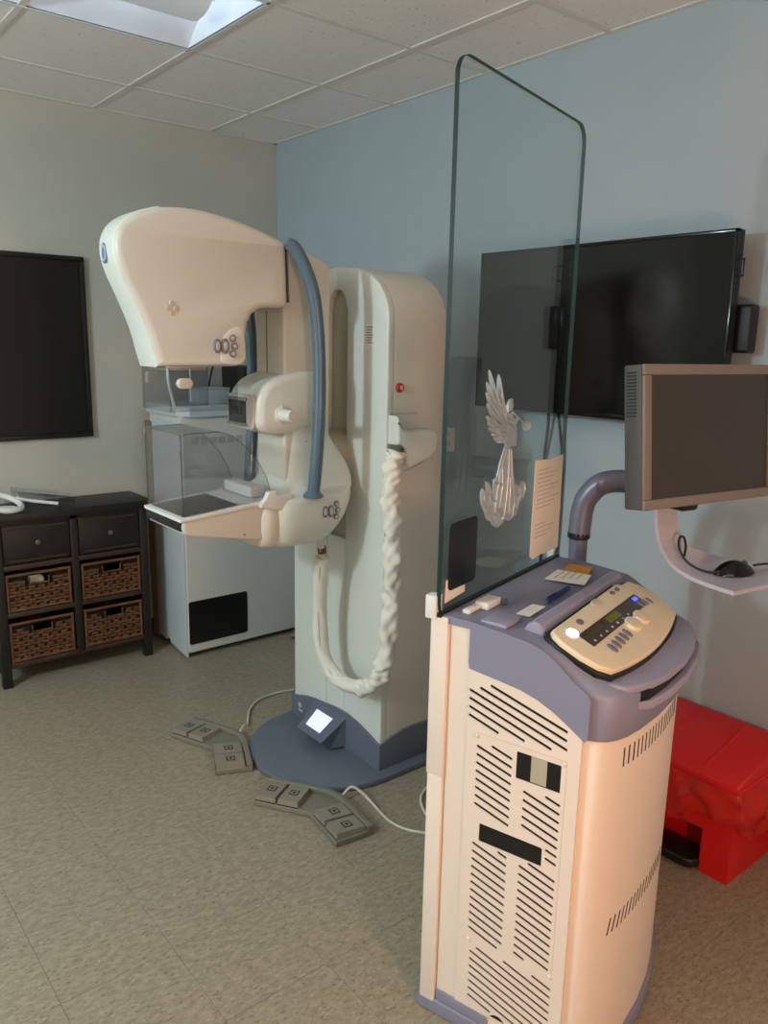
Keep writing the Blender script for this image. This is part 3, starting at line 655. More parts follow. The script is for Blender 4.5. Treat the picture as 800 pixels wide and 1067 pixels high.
tag(obj('black_cable', sweep(crom([(2.30, 3.60, 0.006), (2.38, 3.52, 0.006), (2.46, 3.56, 0.03), (2.45, 3.66, 0.09), (2.40, 3.62, 0.10), (2.36, 3.50, 0.05), (2.42, 3.42, 0.008), (2.50, 3.50, 0.008), (2.5, 3.7, 0.008)], 8), 0.006, 8), 'cable_black'), 'black cable bunch on the floor between cabinet and machine column', 'cable')

# ------------------------------------------------------------------ dresser with baskets
dr = thing('storage_dresser', (1.22, 3.97, 0), 'dark stained wooden dresser with two drawers above basket cubbies', 'dresser')
DX0, DX1, DY0, DY1 = 0.842, 1.582, 3.835, 4.10
for x in (DX0, DX1-0.042):
    for y in (DY0, DY1-0.042): obj('leg', box(x, x+0.042, y, y+0.042, 0.0, 0.81, 0.003), 'black_wood', dr)
obj('top', box(DX0-0.022, DX1+0.022, DY0-0.022, DY1+0.008, 0.81, 0.845, 0.004), 'black_wood', dr)
for x in (DX0+0.004, DX1-0.020): obj('side_panel', box(x, x+0.016, DY0+0.042, DY1-0.042, 0.10, 0.81), 'black_wood', dr)
obj('back_panel', box(DX0+0.042, DX1-0.042, DY1-0.02, DY1-0.010, 0.10, 0.81), 'black_wood', dr)
mx_ = (DX0+DX1)/2
obj('divider', box(mx_-0.018, mx_+0.018, DY0+0.003, DY1-0.02, 0.10, 0.81, 0.002), 'black_wood', dr)
for z in (0.095, 0.345, 0.575):
    obj('shelf_board', box(DX0+0.03, DX1-0.03, DY0+0.004, DY1-0.02, z, z+0.024, 0.002), 'black_wood_worn', dr)
obj('rail', box(DX0+0.04, DX1-0.04, DY0+0.003, DY0+0.03, 0.79, 0.812), 'black_wood', dr)
for s, xa, xb in ((0, DX0+0.046, mx_-0.022), (1, mx_+0.022, DX1-0.046)):
    dw = obj('drawer', box(xa, xb, DY0+0.004, DY0+0.18, 0.605, 0.788, 0.003), 'black_wood', dr)
    for zz in (0.612, 0.765): obj('drawer_moulding', box(xa+0.02, xb-0.02, DY0-0.001, DY0+0.005, zz+0.004, zz+0.012), 'black_wood_worn', dw)
    obj('knob', lathe([(0.008, -0.002), (0.006, 0.008), (0.012, 0.014), (0.012, 0.020), (0.007, 0.024)], 14, ((xa+xb)/2, DY0+0.004, 0.70), '-y'), 'seam', dw)
# baskets
def basket(xa, xb, z0, z1, label, tilt=0.0):
    t = thing('wicker_basket', ((xa+xb)/2, DY0+0.10, z0), label, 'basket', 'wicker baskets in the dresser')
    y0_, y1_ = DY0+0.006, DY1-0.045
    cxm, czm = (xa+xb)/2, (z0+z1)/2
    def tf(v):
        x, z = v.x-cxm, v.z-z0; return Vector((cxm+x*math.cos(tilt)-z*math.sin(tilt), v.y, z0+abs(math.sin(tilt))*(xb-xa)/2+x*math.sin(tilt)+z*math.cos(tilt)))
    ha, hb, hz0, hz1 = cxm-0.045, cxm+0.045, z1-0.052, z1-0.020
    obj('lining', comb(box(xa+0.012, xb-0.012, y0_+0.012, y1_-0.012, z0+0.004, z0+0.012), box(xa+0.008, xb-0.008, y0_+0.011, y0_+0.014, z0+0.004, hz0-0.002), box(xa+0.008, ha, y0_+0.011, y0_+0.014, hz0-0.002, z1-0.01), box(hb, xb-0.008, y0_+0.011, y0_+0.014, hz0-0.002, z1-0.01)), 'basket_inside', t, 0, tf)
    obj('back_wall', comb(box(xa+0.004, xa+0.012, y0_+0.012, y1_, z0+0.004, z1-0.006), box(xb-0.012, xb-0.004, y0_+0.012, y1_, z0+0.004, z1-0.006), box(xa+0.004, xb-0.004, y1_-0.008, y1_, z0+0.004, z1-0.006)), 'wicker_dark', t, 0, tf)
    gs, gd_ = [], []
    rows = int((z1-z0-0.03)/0.0155); st = 12; w = (xb-xa-0.03)/st
    for r in range(rows):
        z = z0+0.018+r*0.0155
        for c in range(st):
            xx = xa+0.015+c*w
            if hz0-0.008 < z < hz1+0.006 and ha-0.012 < xx+w/2 < hb+0.012: continue
            over = (r+c) % 2 == 0
            dep = -0.004 if over else 0.003
            (gs if over or (r % 3) else gd_).append(box(xx-0.003, xx+w+0.003, y0_+0.004+dep, y0_+0.010+dep, z-0.0066, z+0.0066, 0.002, 1))
    wv = obj('weave', comb(*gs), 'wicker', t, 0, tf); wv['kind'] = 'stuff'
    if gd_:
        wv = obj('weave', comb(*gd_), 'wicker_dark', t, 0, tf); wv['kind'] = 'stuff'
    for side in (xa+0.006, xb-0.006):
        obj('corner_cane', sweep([(side, y0_+0.004, z0), (side, y0_+0.004, z1)], 0.007, 8), 'wicker', t, 60, tf)
    obj('rim_cane', sweep([(xa, y0_+0.004, z1), (xb, y0_+0.004, z1)], 0.0075, 8), 'wicker', t, 60, tf)
    obj('foot_cane', sweep([(xa, y0_+0.004, z0+0.0075), (xb, y0_+0.004, z0+0.0075)], 0.007, 8), 'wicker', t, 60, tf)
    obj('handle_frame', sweep([(ha, y0_+0.003, hz1), (ha, y0_+0.003, hz0), (hb, y0_+0.003, hz0), (hb, y0_+0.003, hz1)], 0.005, 6), 'wicker', t, 60, tf)
    return t
basket(0.888, mx_-0.026, 0.3705, 0.548, 'wicker basket on the upper left cubby shelf, white cloth behind its handle')
basket(mx_+0.026, 1.536, 0.3705, 0.548, 'wicker basket in the upper cubby nearest the cabinet')
basket(0.888, mx_-0.026, 0.1205, 0.310, 'wicker basket in the lower left cubby of the dresser')
basket(mx_+0.026, 1.536, 0.1205, 0.310, 'wicker basket in the lower cubby nearest the cabinet')
tag(obj('folded_cloth', slab(rrect(0.99, 1.075, 0.3845, 0.52, 0.02), 0.012, 0.008, XZ(3.90)), 'paper'), 'white cloth just showing through the upper left basket handle', 'cloth')
# accessories on the dresser
pa = thing('compression_paddle', (0.95, 3.95, 0.845), 'white ring-handled clear plastic paddle lying on the dresser', 'medical accessory')
zt2 = 0.8455
rp = [(0.925+0.082*math.cos(a), 3.945+0.082*math.sin(a), zt2+0.035+0.03*math.sin(a-0.6)) for a in [2*math.pi*q/28 for q in range(29)]]
obj('ring', sweep(rp, lambda t, a: 0.014, 12, False), 'white_plastic', pa, 60)
obj('ring_disc', lathe([(0.070, 0.0), (0.072, 0.006), (0.05, 0.010)], 24, (0.925, 3.945, zt2+0.002)), 'white_plastic', pa)
obj('handle', sweep([(0.995, 3.97, zt2+0.050), (1.06, 3.945, zt2+0.030), (1.17, 3.915, zt2+0.010)], 0.0085, 10), 'white_plastic', pa, 60)
px0, px1 = 1.00, 1.26
obj('clear_tray', xform(comb(box(px0, px1, 3.94, 4.08, 0.030, 0.033), box(px0, px1, 3.94, 3.943, 0.0, 0.033), box(px0, px1, 4.077, 4.08, 0.0, 0.033), box(px1-0.003, px1, 3.94, 4.08, 0.0, 0.033)), lambda v: Vector((v.x, v.y, v.z+zt2+(1.26-v.x)*0.20))), 'clear_plastic', pa, 0)
obj('tray_edge', sweep([(px0, 3.9415, zt2+0.033+0.26*0.2), (px1, 3.9415, zt2+0.033), (px1, 4.0785, zt2+0.033), (px0, 4.0785, zt2+0.033+0.26*0.2)], 0.0016, 6), 'cabinet_side', pa)

# framed picture on the beige wall
pf = thing('framed_picture', (1.1, WY-0.02, 1.14), 'black framed picture, hidden image filled in black, on the beige wall above the dresser', 'picture')
fx0, fx1, fz0, fz1 = 0.78, 1.425, 1.15, 2.035
obj('picture', box(fx0+0.02, fx1-0.02, WY-0.014, WY-0.004, fz0+0.02, fz1-0.02), 'hidden_fill', pf, 0)  # image unknown, plain black stands in for it
for g in (box(fx0, fx1, WY-0.026, WY-0.002, fz1-0.022, fz1, 0.003), box(fx0, fx1, WY-0.026, WY-0.002, fz0, fz0+0.022, 0.003), box(fx0, fx0+0.022, WY-0.026, WY-0.002, fz0+0.022, fz1-0.022, 0.003), box(fx1-0.022, fx1, WY-0.026, WY-0.002, fz0+0.022, fz1-0.022, 0.003)):
    obj('frame', g, 'black', pf)

# ------------------------------------------------------------------ wall things on the blue wall
tv = thing('television', (WX-0.06, 1.81, 1.70), 'black flat television mounted on the blue wall', 'television')
TX = 2.42; ty0, ty1, tz0, tz1 = 1.278, 2.352, 1.400, 2.012
obj('housing', box(TX+0.004, TX+0.045, ty0, ty1, tz0, tz1, 0.006), 'black', tv)
obj('screen', box(TX, TX+0.0045, ty0+0.012, ty1-0.012, tz0+0.018, tz1-0.012), 'black_gloss', tv, 0)
obj('bezel', comb(box(TX-0.002, TX+0.012, ty0, ty1, tz1-0.012, tz1, 0.002), box(TX-0.002, TX+0.012, ty0, ty1, tz0, tz0+0.018, 0.002), box(TX-0.002, TX+0.012, ty0, ty0+0.012, tz0, tz1, 0.002), box(TX-0.002, TX+0.012, ty1-0.012, ty1, tz0, tz1, 0.002)), 'black_gloss', tv)
obj('wall_mount', comb(box(TX+0.045, WX-0.001, 1.62, 2.0, 1.62, 1.80, 0.004), box(WX-0.02, WX-0.001, 1.5, 2.1, 1.56, 1.86)), 'black', tv)
obj('speaker', slab(rrect(TX+0.05, TX+0.105, 1.64, 1.79, 0.012), 0.035, 0.006, XZ(1.272)), 'black', tv)
obj('speaker_bracket', box(TX+0.06, TX+0.09, 1.268, 1.36, 1.70, 1.73), 'black', tv)
obj('side_clip', comb(box(TX+0.02, TX+0.026, 1.262, 1.2785, 1.92, 1.926), box(TX+0.02, TX+0.026, 1.262, 1.265, 1.87, 1.926), box(TX+0.02, TX+0.026, 1.262, 1.2785, 1.87, 1.876)), 'black', tv)
for yy, b in ((2.03, 0.03), (1.99, -0.02)):
    obj('cable', sweep(crom([(2.50, yy, 1.45), (2.52, yy+b*0.3, 1.35), (2.535, yy+b, 1.20), (2.54, yy+b, 0.9), (2.54, yy, 0.5)], 6), 0.006, 8), 'cable_black', tv)
ou = thing('wall_outlet', (WX, 2.636, 1.165), 'white outlet plate on the blue wall beside the machine column', 'wall outlet')
obj('plate', slab(rrect(2.597, 2.675, 1.165, 1.275, 0.006), 0.003, 0.002, YZ(WX-0.003)), 'white_plastic', ou)
for z in (1.195, 1.245):
    s = obj('socket', slab(rrect(2.621, 2.651, z-0.016, z+0.016, 0.008), 0.002, 0.0008, YZ(WX-0.006)), 'white_plastic', ou)
    for d in (-0.006, 0.006): obj('socket_hole', box(WX-0.0086, WX-0.0076, 2.636+d-0.001, 2.636+d+0.001, z-0.005, z+0.006), 'black', s)

# ------------------------------------------------------------------ control console
P0 = Vector((1.188, 1.228, 0)); AN = R(15.4)
E1 = Vector((math.cos(AN), math.sin(AN), 0)); E2 = Vector((math.sin(AN), -math.cos(AN), 0))
def W(v): return P0 + E1*v[0] + E2*v[1] + Vector((0, 0, v[2]))
_c = P0+E1*0.32+E2*0.2
cs = thing('control_console', (_c.x, _c.y, 0), 'cream and lavender control console with slotted vents and tall glass shield', 'control console', rz=AN)
BOW = [(0.012, 0.345), (0.018, 0.362), (0.03, 0.380), (0.05, 0.395), (0.08, 0.407), (0.13, 0.418), (0.20, 0.426), (0.30, 0.430), (0.40, 0.424), (0.48, 0.410), (0.54, 0.393), (0.59, 0.368), (0.62, 0.340), (0.635, 0.315), (0.645, 0.28)]
def bowloft(prof, grow=0.0, vref=0.43, vlo=0.20, u_first=None):
    V, Fc = [], []; N = len(prof)
    rows = list(BOW)
    if u_first is not None: rows = [(u_first, BOW[0][1])] + rows
    for u, b in rows:
        for v, z in prof:
            f_ = max(0.0, (v-vlo)/(vref-vlo)); vv = v + (b-vref)*f_ + (grow*f_ if v > 0.1 else 0)
            V.append((u, vv, z))
    for i in range(len(rows)-1):
        for k in range(N): Fc.append((i*N+k, i*N+(k+1) % N, (i+1)*N+(k+1) % N, (i+1)*N+k))
    Fc.append(tuple(range(N))[::-1]); Fc.append(tuple((len(rows)-1)*N+k for k in range(N)))
    return V, Fc
low_edge = [(0.072, 0.941), (0.15, 0.932), (0.20, 0.925), (0.26, 0.914), (0.32, 0.896), (0.37, 0.876), (0.43, 0.850)]
bprof = [(0.02, 0.04), (0.43, 0.04)] + low_edge[::-1] + [(0.072, 1.033), (0.02, 1.033)]
def cbody_fm(p): return 0
cbody = obj('body', bowloft(bprof, u_first=0.0034), 'console_white', cs, 40, W)
# near-black sheet behind the vent panel, imitating its unlit interior
obj('vent_backing', box(0.0028, 0.0033, 0.078, 0.335, 0.075, 0.925), 'dark_slot', cs, 0, W)
# vent panel with real slots
vp = [(0.074, 0.045), (0.345, 0.045)] + [(v, z) for v, z in [(0.345, 0.886), (0.32, 0.896), (0.26, 0.914), (0.20, 0.925), (0.15, 0.932), (0.074, 0.941)]]
gpan = slab(vp, 0.00125, 0.0, lambda a, b, w: (0.00125+w, a, b), 1)
slots = []
SL, ST = -0.285, 0.0205
def clip(c, v0, v1, z0, z1):
    a = max(v0, (c-z1)/(-SL)); b = min(v1, (c-z0)/(-SL)); return (a, b) if b-a > 0.018 else None
for reg in ((0.105, 0.188, 0.594, 0.772), (0.224, 0.305, 0.586, 0.697), (0.105, 0.188, 0.270, 0.518), (0.224, 0.305, 0.275, 0.521), (0.111, 0.313, 0.088, 0.243), (0.284, 0.305, 0.54, 0.58)):
    c = 0.50
    c0 = reg[2]-SL*reg[0]; n0 = 0
    base = 0.79195 if reg[0] < 0.2 else 0.7550
    kk = math.floor((reg[2]-0.05-base)/ST)
    while True:
        c = base + kk*ST; kk += 1
        if c > reg[3]-SL*reg[1]+0.02: break
        r = clip(c, *reg)
        if r: slots.append((r[0], c+SL*r[0], r[1], c+SL*r[1]))
slots += [(0.132, 0.915, 0.31, 0.862), (0.106, 0.903, 0.31, 0.842), (0.079, 0.892, 0.312, 0.8215), (0.079, 0.8725, 0.277, 0.812), (0.079, 0.852, 0.215, 0.811), (0.079, 0.832, 0.152, 0.810)]
cut = []
for a, b, c, d in slots:
    p, q = Vector((a, b)), Vector((c, d)); t_ = (q-p).normalized(); n_ = Vector((-t_.y, t_.x)); rr = 0.0036
    poly = []
    for m_, s in ((q, -90), (p, 90)):
        for k in range(5):
            an = R(s+180*k/4); poly.append(m_ + (t_*math.cos(an) + n_*math.sin(an))*rr)
    cut.append(slab([(x.x, x.y) for x in poly], 0.02, 0.0, lambda a_, b_, w: (0.0045+w, a_, b_), 1))
for wv in ((0.201, 0.305, 0.717, 0.782), (0.118, 0.274, 0.527, 0.573)):
    cut.append(slab(rrect(*wv, 0.003, 3), 0.02, 0.0, lambda a_, b_, w: (0.0045+w, a_, b_), 1))
nb = [(0.19+0.026*math.cos(R(a)), 0.058+0.030*math.sin(R(a))) for a in range(0, 181, 15)] + [(0.164, 0.03), (0.216, 0.03)]
cut.append(slab(nb, 0.02, 0.0, lambda a_, b_, w: (0.0045+w, a_, b_), 1))
vpan = obj('vent_panel', gpan, 'console_white', cs, 0, W)
cutter = obj('vent_cutter', comb(*cut), 'console_white', None, 0, W)
md = vpan.modifiers.new('slots', 'BOOLEAN'); md.operation = 'DIFFERENCE'; md.object = cutter; md.solver = 'EXACT'
bpy.context.view_layer.update()
dg = bpy.context.evaluated_depsgraph_get(); nm = bpy.data.meshes.new_from_object(vpan.evaluated_get(dg))
vpan.modifiers.clear(); vpan.data = nm; bpy.data.objects.remove(cutter)
obj('panel_join', comb(box(0.0008, 0.0012, 0.098, 0.0995, 0.26, 0.79), box(-0.0004, 0.0002, 0.316, 0.3175, 0.26, 0.79), box(-0.0004, 0.0002, 0.098, 0.317, 0.794, 0.7955)), 'relief', vpan, 0, W)
for v, z in ((0.101, 0.788), (0.311, 0.789), (0.105, 0.26), (0.312, 0.265)):
    obj('panel_screw', xform(lathe([(0.006, -0.002), (0.006, 0.003), (0.004, 0.005)], 12), lambda q: Vector((-q.z, v+q.x, z+q.y))), 'console_white', vpan, 40, W)
# things dimly seen through the windows of the panel
obj('inner_box', box(0.0026, 0.0029, 0.235, 0.272, 0.719, 0.780), 'ivory_dark', vpan, 0, W)
# back frame that carries the glass
bf = obj('back_frame', comb(box(-0.006, 0.66, -0.024, 0.018, 0.03, 0.66, 0.003), box(-0.008, 0.662, -0.026, 0.019, 0.655, 1.035, 0.003), box(-0.0075, -0.0015, -0.0255, 0.0185, 1.02, 1.049, 0.002)), 'console_white', cs, 40, W)
obj('side_channel', box(0.010, 0.03, 0.016, 0.076, 0.04, 1.03), 'console_white', cs, 30, W)
for z in (0.627, 0.111): obj('channel_screw', xform(lathe([(0.005, -0.002), (0.005, 0.002)], 10), lambda q: Vector((0.010-q.z, 0.047+q.x, z+q.y))), 'relief', cs, 40, W)
# lavender foot
ft = [(-0.006, -0.03), (0.66, -0.03), (0.655, 0.29), (0.63, 0.345), (0.59, 0.385), (0.52, 0.408), (0.40, 0.434), (0.30, 0.440), (0.18, 0.434), (0.06, 0.410), (0.006, 0.36), (-0.006, 0.33)]
foot = obj('foot', slab(ft, 0.02, 0.006, XY(0.0215)), 'lavender', cs, 40, W)
obj('foot_riser', box(-0.003, 0.01, 0.02, 0.165, 0.03, 0.072, 0.006), 'lavender', cs, 40, W)
for u, v in ((0.06, 0.03), (0.06, 0.32), (0.58, 0.03), (0.58, 0.30)):
    pass
# lavender cap
top_edge = [(0.438, 0.945), (0.43, 0.955), (0.41, 0.963), (0.385, 0.973), (0.36, 0.986), (0.33, 1.002), (0.30, 1.016), (0.262, 1.029), (0.22, 1.037), (0.16, 1.043), (0.10, 1.049), (0.07, 1.052), (0.001, 1.052)]
cprof = [(0.001, 1.034), (0.0725, 1.034), (0.0725, 0.955), (0.078, 0.9415)] + [(v, z+0.0005) for v, z in low_edge[1:]] + [(0.438, 0.86)] + top_edge
cap = obj('top_cover', bowloft(cprof, 0.006, 0.43, 0.20, -0.001), 'lavender', cs, 62, W)
# raised bridge between plateau and panel
rd = [(0.10, 0.0), (0.12, 0.014), (0.15, 0.022), (0.178, 0.022), (0.20, 0.012), (0.21, -0.004), (0.10, -0.006)]
def zt_(v):
    for (a, za), (b, zb) in zip(top_edge[:-1], top_edge[1:]):
        if b <= v <= a: return zb + (za-zb)*(v-b)/(a-b)
    return 1.05
rdp = [(0.172, 1.036), (0.182, 1.056), (0.198, 1.064), (0.213, 1.060), (0.222, 1.046), (0.225, 1.03)]
obj('bridge', slab(rdp, 0.255, 0.006, lambda a, b, w: (0.31+w, a, b)), 'lavender_light', cap, 40, W)
obj('corner_pad', box(0.02, 0.10, 0.085, 0.15, 1.044, 1.0545, 0.004), 'lavender_light', cap, 40, W)
# control panel
def PP(u, v, h=0.0):
    z = 1.142-0.45*v + h*0.912; return Vector((u, v+h*0.41, z))
bowp = lambda u: 0.362+0.030*(1-((u-0.30)/0.26)**2)
po = [(0.060, 0.232), (0.47, 0.226), (0.485, 0.236), (0.53, 0.236), (0.552, 0.262), (0.558, 0.30), (0.548, 0.345)] + [(0.53-0.0385*k, bowp(0.53-0.0385*k)) for k in range(0, 13)] + [(0.048, 0.345), (0.038, 0.31), (0.038, 0.265), (0.046, 0.242)]
gk = [(0.3+(a-0.3)*1.03, 0.305+(b-0.305)*1.10) for a, b in po]
obj('panel_gasket', slab(gk, 0.010, 0.003, lambda a, b, w: PP(a, b, -0.003+w)), 'black', cap, 40, W)
cp = obj('control_panel', slab(po, 0.011, 0.005, lambda a, b, w: PP(a, b, 0.008+w), 4), 'panel_cream', cs, 40, W)
H_ = 0.0192
def pel(name, u, v, ru, rv, h, m, par, n=18):
    P = [(u+ru*math.cos(2*math.pi*k/n), v+rv*math.sin(2*math.pi*k/n)) for k in range(n)]
    return obj(name, slab(P, h, min(h*0.8, 0.003), lambda a, b, w: PP(a, b, H_+w)), m, par, 40, W)
def prect(name, u0, u1, v0, v1, h, m, par, r=0.002, lift=0.0):
    return obj(name, slab(rrect(u0, u1, v0, v1, r, 3), h, h*0.5, lambda a, b, w: PP(a, b, H_+lift+w)), m, par, 40, W)
ds = prect('display_strip', 0.105, 0.475, 0.272, 0.310, 0.0010, 'panel_dark', cp)
prect('status_screen', 0.125, 0.215, 0.279, 0.290, 0.0006, 'lcd_dull', ds, 0.001, 0.0012)
prect('status_screen', 0.252, 0.325, 0.277, 0.294, 0.0006, 'lcd_green', ds, 0.001, 0.0012)
prect('indicator_light', 0.440, 0.462, 0.278, 0.288, 0.0008, 'led_blue', ds, 0.001, 0.0012)
for q in range(7): prect('strip_mark', 0.128+0.036*q, 0.136+0.036*q, 0.299, 0.304, 0.0005, 'button_light', ds, 0.001, 0.0012)
pel('lit_button', 0.098, 0.262, 0.020, 0.013, 0.002, 'lamp_white', cp)
pel('button', 0.165, 0.252, 0.014, 0.008, 0.002, 'button_grey', cp)
pel('button', 0.300, 0.236, 0.022, 0.008, 0.003, 'button_light', cp)
pel('button', 0.405, 0.240, 0.012, 0.006, 0.002, 'button_grey', cp); pel('button', 0.440, 0.240, 0.012, 0.006, 0.002, 'button_grey', cp)
for q in range(5): pel('key', 0.150+0.027*q, 0.335-0.001*q, 0.010, 0.013, 0.003, 'button_grey', cp)
for q in range(3): pel('key', 0.445+0.025*q, 0.300+0.003*q, 0.008, 0.011, 0.003, 'button_grey', cp)
for u in (0.315, 0.375):
    kn = pel('dial', u, 0.325, 0.026, 0.020, 0.008, 'panel_cream', cp, 24)
    pel('dial_mark', u-0.020, 0.318, 0.004, 0.008, 0.0088, 'button_light', kn)
# keyboard tray below the panel
tr = [(0.04, 0.36), (0.07, 0.412), (0.13, 0.440), (0.20, 0.455), (0.30, 0.463), (0.40, 0.456), (0.48, 0.440), (0.55, 0.405), (0.585, 0.36), (0.58, 0.34), (0.04, 0.34)]
obj('tray_lip', slab(tr, 0.009, 0.006, lambda a, b, w: (a, b, 0.957+w-0.10*(b-0.4)+0.01*a)), 'lavender_light', cs, 40, W)
ty = [(0.075, 0.40), (0.12, 0.446), (0.20, 0.464), (0.30, 0.472), (0.42, 0.464), (0.50, 0.447), (0.56, 0.415), (0.59, 0.37), (0.58, 0.34), (0.075, 0.34)]
obj('pull_tray', slab(ty, 0.011, 0.006, lambda a, b, w: (a, b, 0.912+w+0.03*a)), 'lavender_light', cs, 40, W)
obj('tray_gap_shade', slab([(0.075, 0.405), (0.12, 0.438), (0.20, 0.449), (0.30, 0.455), (0.42, 0.447), (0.50, 0.430), (0.54, 0.40), (0.54, 0.34), (0.075, 0.34)], 0.016, 0.002, lambda a, b, w: (a, b, 0.932+w+0.02*a)), 'black', cs, 40, W)  # solid black band painted as the shade between lip and tray
# slots in the curved front
def bow(u):
    for (a, va), (b, vb) in zip(BOW[:-1], BOW[1:]):
        if a <= u <= b: return va+(vb-va)*(u-a)/(b-a)
    return BOW[-1][1]
for q in range(18):
    u = 0.085+0.0195*q; v = bow(u)
    for zc_, dz, du in ((0.800, 0.022, 0.0), (0.385, 0.020, 0.012)):
        g = box(u-0.0022, u+0.0022, v-0.003, v+0.0006, zc_-dz, zc_+dz)
        g = xform(g, lambda p: Vector((p.x+(p.z-zc_)*(0.25 if du else 0.0), p.y+(bow(p.x+(p.z-zc_)*0.25)-bow(u) if du else bow(p.x)-bow(u)), p.z)))
        obj('front_slot', g, 'dark_slot', cbody, 0, W)
# glass shield with its edge
gl = rrect(-0.006, 0.652, 1.035, 2.215, 0.045, 8)
def gplate(P, v0, v1):
    n = len(P); V = [(a, v, b) for v in (v0, v1) for a, b in P]
    return V, [tuple(range(n))[::-1], tuple(range(n, 2*n))]
gs_ = obj('glass_shield', gplate(gl, -0.0125, -0.002), 'shield_glass', cs, 0, W)
n = len(gl)
obj('glass_edge', ([(a, v, b) for v in (-0.0128, -0.0018) for a, b in inset(gl, -0.0006)], [(k, (k+1) % n, n+(k+1) % n, n+k) for k in range(n)]), 'glass_edge', gs_, 30, W)
obj('glass_seal', box(-0.008, 0.655, -0.013, 0.002, 1.046, 1.056), 'black', gs_, 0, W)
obj('glass_clip', box(-0.012, 0.018, -0.040, -0.0105, 1.040, 1.095, 0.003), 'white_plastic', gs_, 40, W)
obj('glass_clip', box(0.635, 0.665, -0.030, -0.0105, 1.040, 1.085, 0.003), 'white_plastic', gs_, 40, W)

# --- things on the console
GV = -0.0018
def onglass(P, th, name, m, par=None, lift=0.0):
    return obj(name, slab(P, th/2, min(0.0012, th*0.4), lambda a, b, w: (a, GV+lift+th/2+w, b), 2), m, par, 40, W)
ap = thing('paper_sheet', W((0.545, 0, 1.08)), 'sheet of lined paper taped low on the glass shield', 'paper', rz=AN)
onglass([(0.455, 1.354), (0.55, 1.348), (0.638, 1.352), (0.641, 1.082), (0.60, 1.080), (0.53, 1.084), (0.470, 1.080), (0.452, 1.092)], 0.0012, 'sheet', 'paper', ap)
for q in range(14):
    z = 1.325-0.0115*q - (0.035 if q > 9 else 0); L = 0.07+0.08*((q*37 % 10)/10)
    onglass([(0.475, z), (0.475+L, z-0.001), (0.475+L, z-0.0022), (0.475, z-0.0014)], 0.0004, 'text_line', 'ink', ap, 0.0012)
bc = thing('guessed_card', W((0.085, 0, 1.095)), 'small upright guessed card low on the glass shield, filled in black', 'card', rz=AN)
onglass(rrect(0.020, 0.148, 1.100, 1.258, 0.015), 0.0015, 'card_face', 'hidden_fill', bc)  # guessed card, its unknown face filled in black
onglass([(0.008, 1.075), (0.10, 1.082), (0.10, 1.11), (0.012, 1.13)], 0.0008, 'card_backing', 'paper', bc, -0.0)
# angel ornament
ag = thing('angel_ornament', W((0.27, 0, 1.21)), 'silver relief angel blowing a trumpet, stuck on the glass shield', 'ornament', rz=AN)
dress = [(0.267, 1.409), (0.3, 1.404), (0.312, 1.358), (0.331, 1.31), (0.355, 1.301), (0.382, 1.31), (0.398, 1.284), (0.391, 1.264), (0.366, 1.255), (0.35, 1.227), (0.315, 1.216), (0.283, 1.224), (0.271, 1.214), (0.245, 1.209), (0.216, 1.222), (0.209, 1.232), (0.188, 1.240), (0.173, 1.265), (0.155, 1.285), (0.152, 1.311), (0.16, 1.321), (0.181, 1.306), (0.175, 1.335), (0.191, 1.331), (0.215, 1.302), (0.216, 1.333), (0.232, 1.339), (0.245, 1.373)]
onglass(dress, 0.004, 'gown', 'silver', ag)
for pts in ([(0.272, 1.402), (0.24, 1.338), (0.229, 1.284), (0.225, 1.235)], [(0.285, 1.401), (0.288, 1.336), (0.282, 1.267), (0.277, 1.235)], [(0.298, 1.4), (0.311, 1.325), (0.328, 1.261), (0.323, 1.228)], [(0.183, 1.33), (0.202, 1.299), (0.239, 1.27)], [(0.22, 1.333), (0.242, 1.318), (0.268, 1.316)], [(0.327, 1.307), (0.348, 1.283), (0.374, 1.266)], [(0.16, 1.317), (0.176, 1.284), (0.199, 1.248)], [(0.24, 1.262), (0.269, 1.233), (0.244, 1.215)], [(0.255, 1.36), (0.258, 1.31), (0.25, 1.26)], [(0.195, 1.30), (0.205, 1.27), (0.215, 1.235)], [(0.355, 1.296), (0.36, 1.275), (0.345, 1.245)], [(0.385, 1.303), (0.388, 1.285), (0.375, 1.265)], [(0.165, 1.305), (0.17, 1.29), (0.18, 1.275)], [(0.31, 1.27), (0.305, 1.245), (0.31, 1.222)], [(0.215, 1.25), (0.235, 1.24), (0.235, 1.22)], [(0.30, 1.33), (0.303, 1.28), (0.30, 1.24)]):
    obj('fold', sweep(crom([(a, GV+0.0045, b) for a, b in pts], 5), lambda t, a: 0.0055*(1-abs(t-0.5)), 6), 'silver', ag, 60, W)
onglass([(0.253, 1.49), (0.288, 1.488), (0.315, 1.463), (0.324, 1.434), (0.321, 1.406), (0.271, 1.406), (0.261, 1.423), (0.257, 1.459)], 0.007, 'torso', 'silver', ag)
rt = [(0.250, 1.487), (0.252, 1.478), (0.254, 1.472), (0.255, 1.465), (0.257, 1.458), (0.258, 1.452), (0.259, 1.447), (0.260, 1.443), (0.261, 1.440), (0.262, 1.437), (0.263, 1.435)]
tips = [(0.165, 1.595), (0.156, 1.568), (0.156, 1.544), (0.163, 1.518), (0.162, 1.490), (0.169, 1.475), (0.176, 1.461), (0.191, 1.446), (0.208, 1.434), (0.223, 1.425), (0.248, 1.424)]
def feather(r0, tp, lift, w=0.0075):
    mid = ((r0[0]*0.5+tp[0]*0.5)-0.006, (r0[1]*0.5+tp[1]*0.5)-0.006)
    obj('feather', sweep(crom([(p[0], GV+0.003+lift, p[1]) for p in (r0, mid, tp)], 5), lambda t, a: (0.0012+w*math.sin(math.pi*min(1, 0.15+t*0.85))**0.7)*(0.45+0.55*abs(math.cos(a))), 8), 'silver', ag, 60, W)
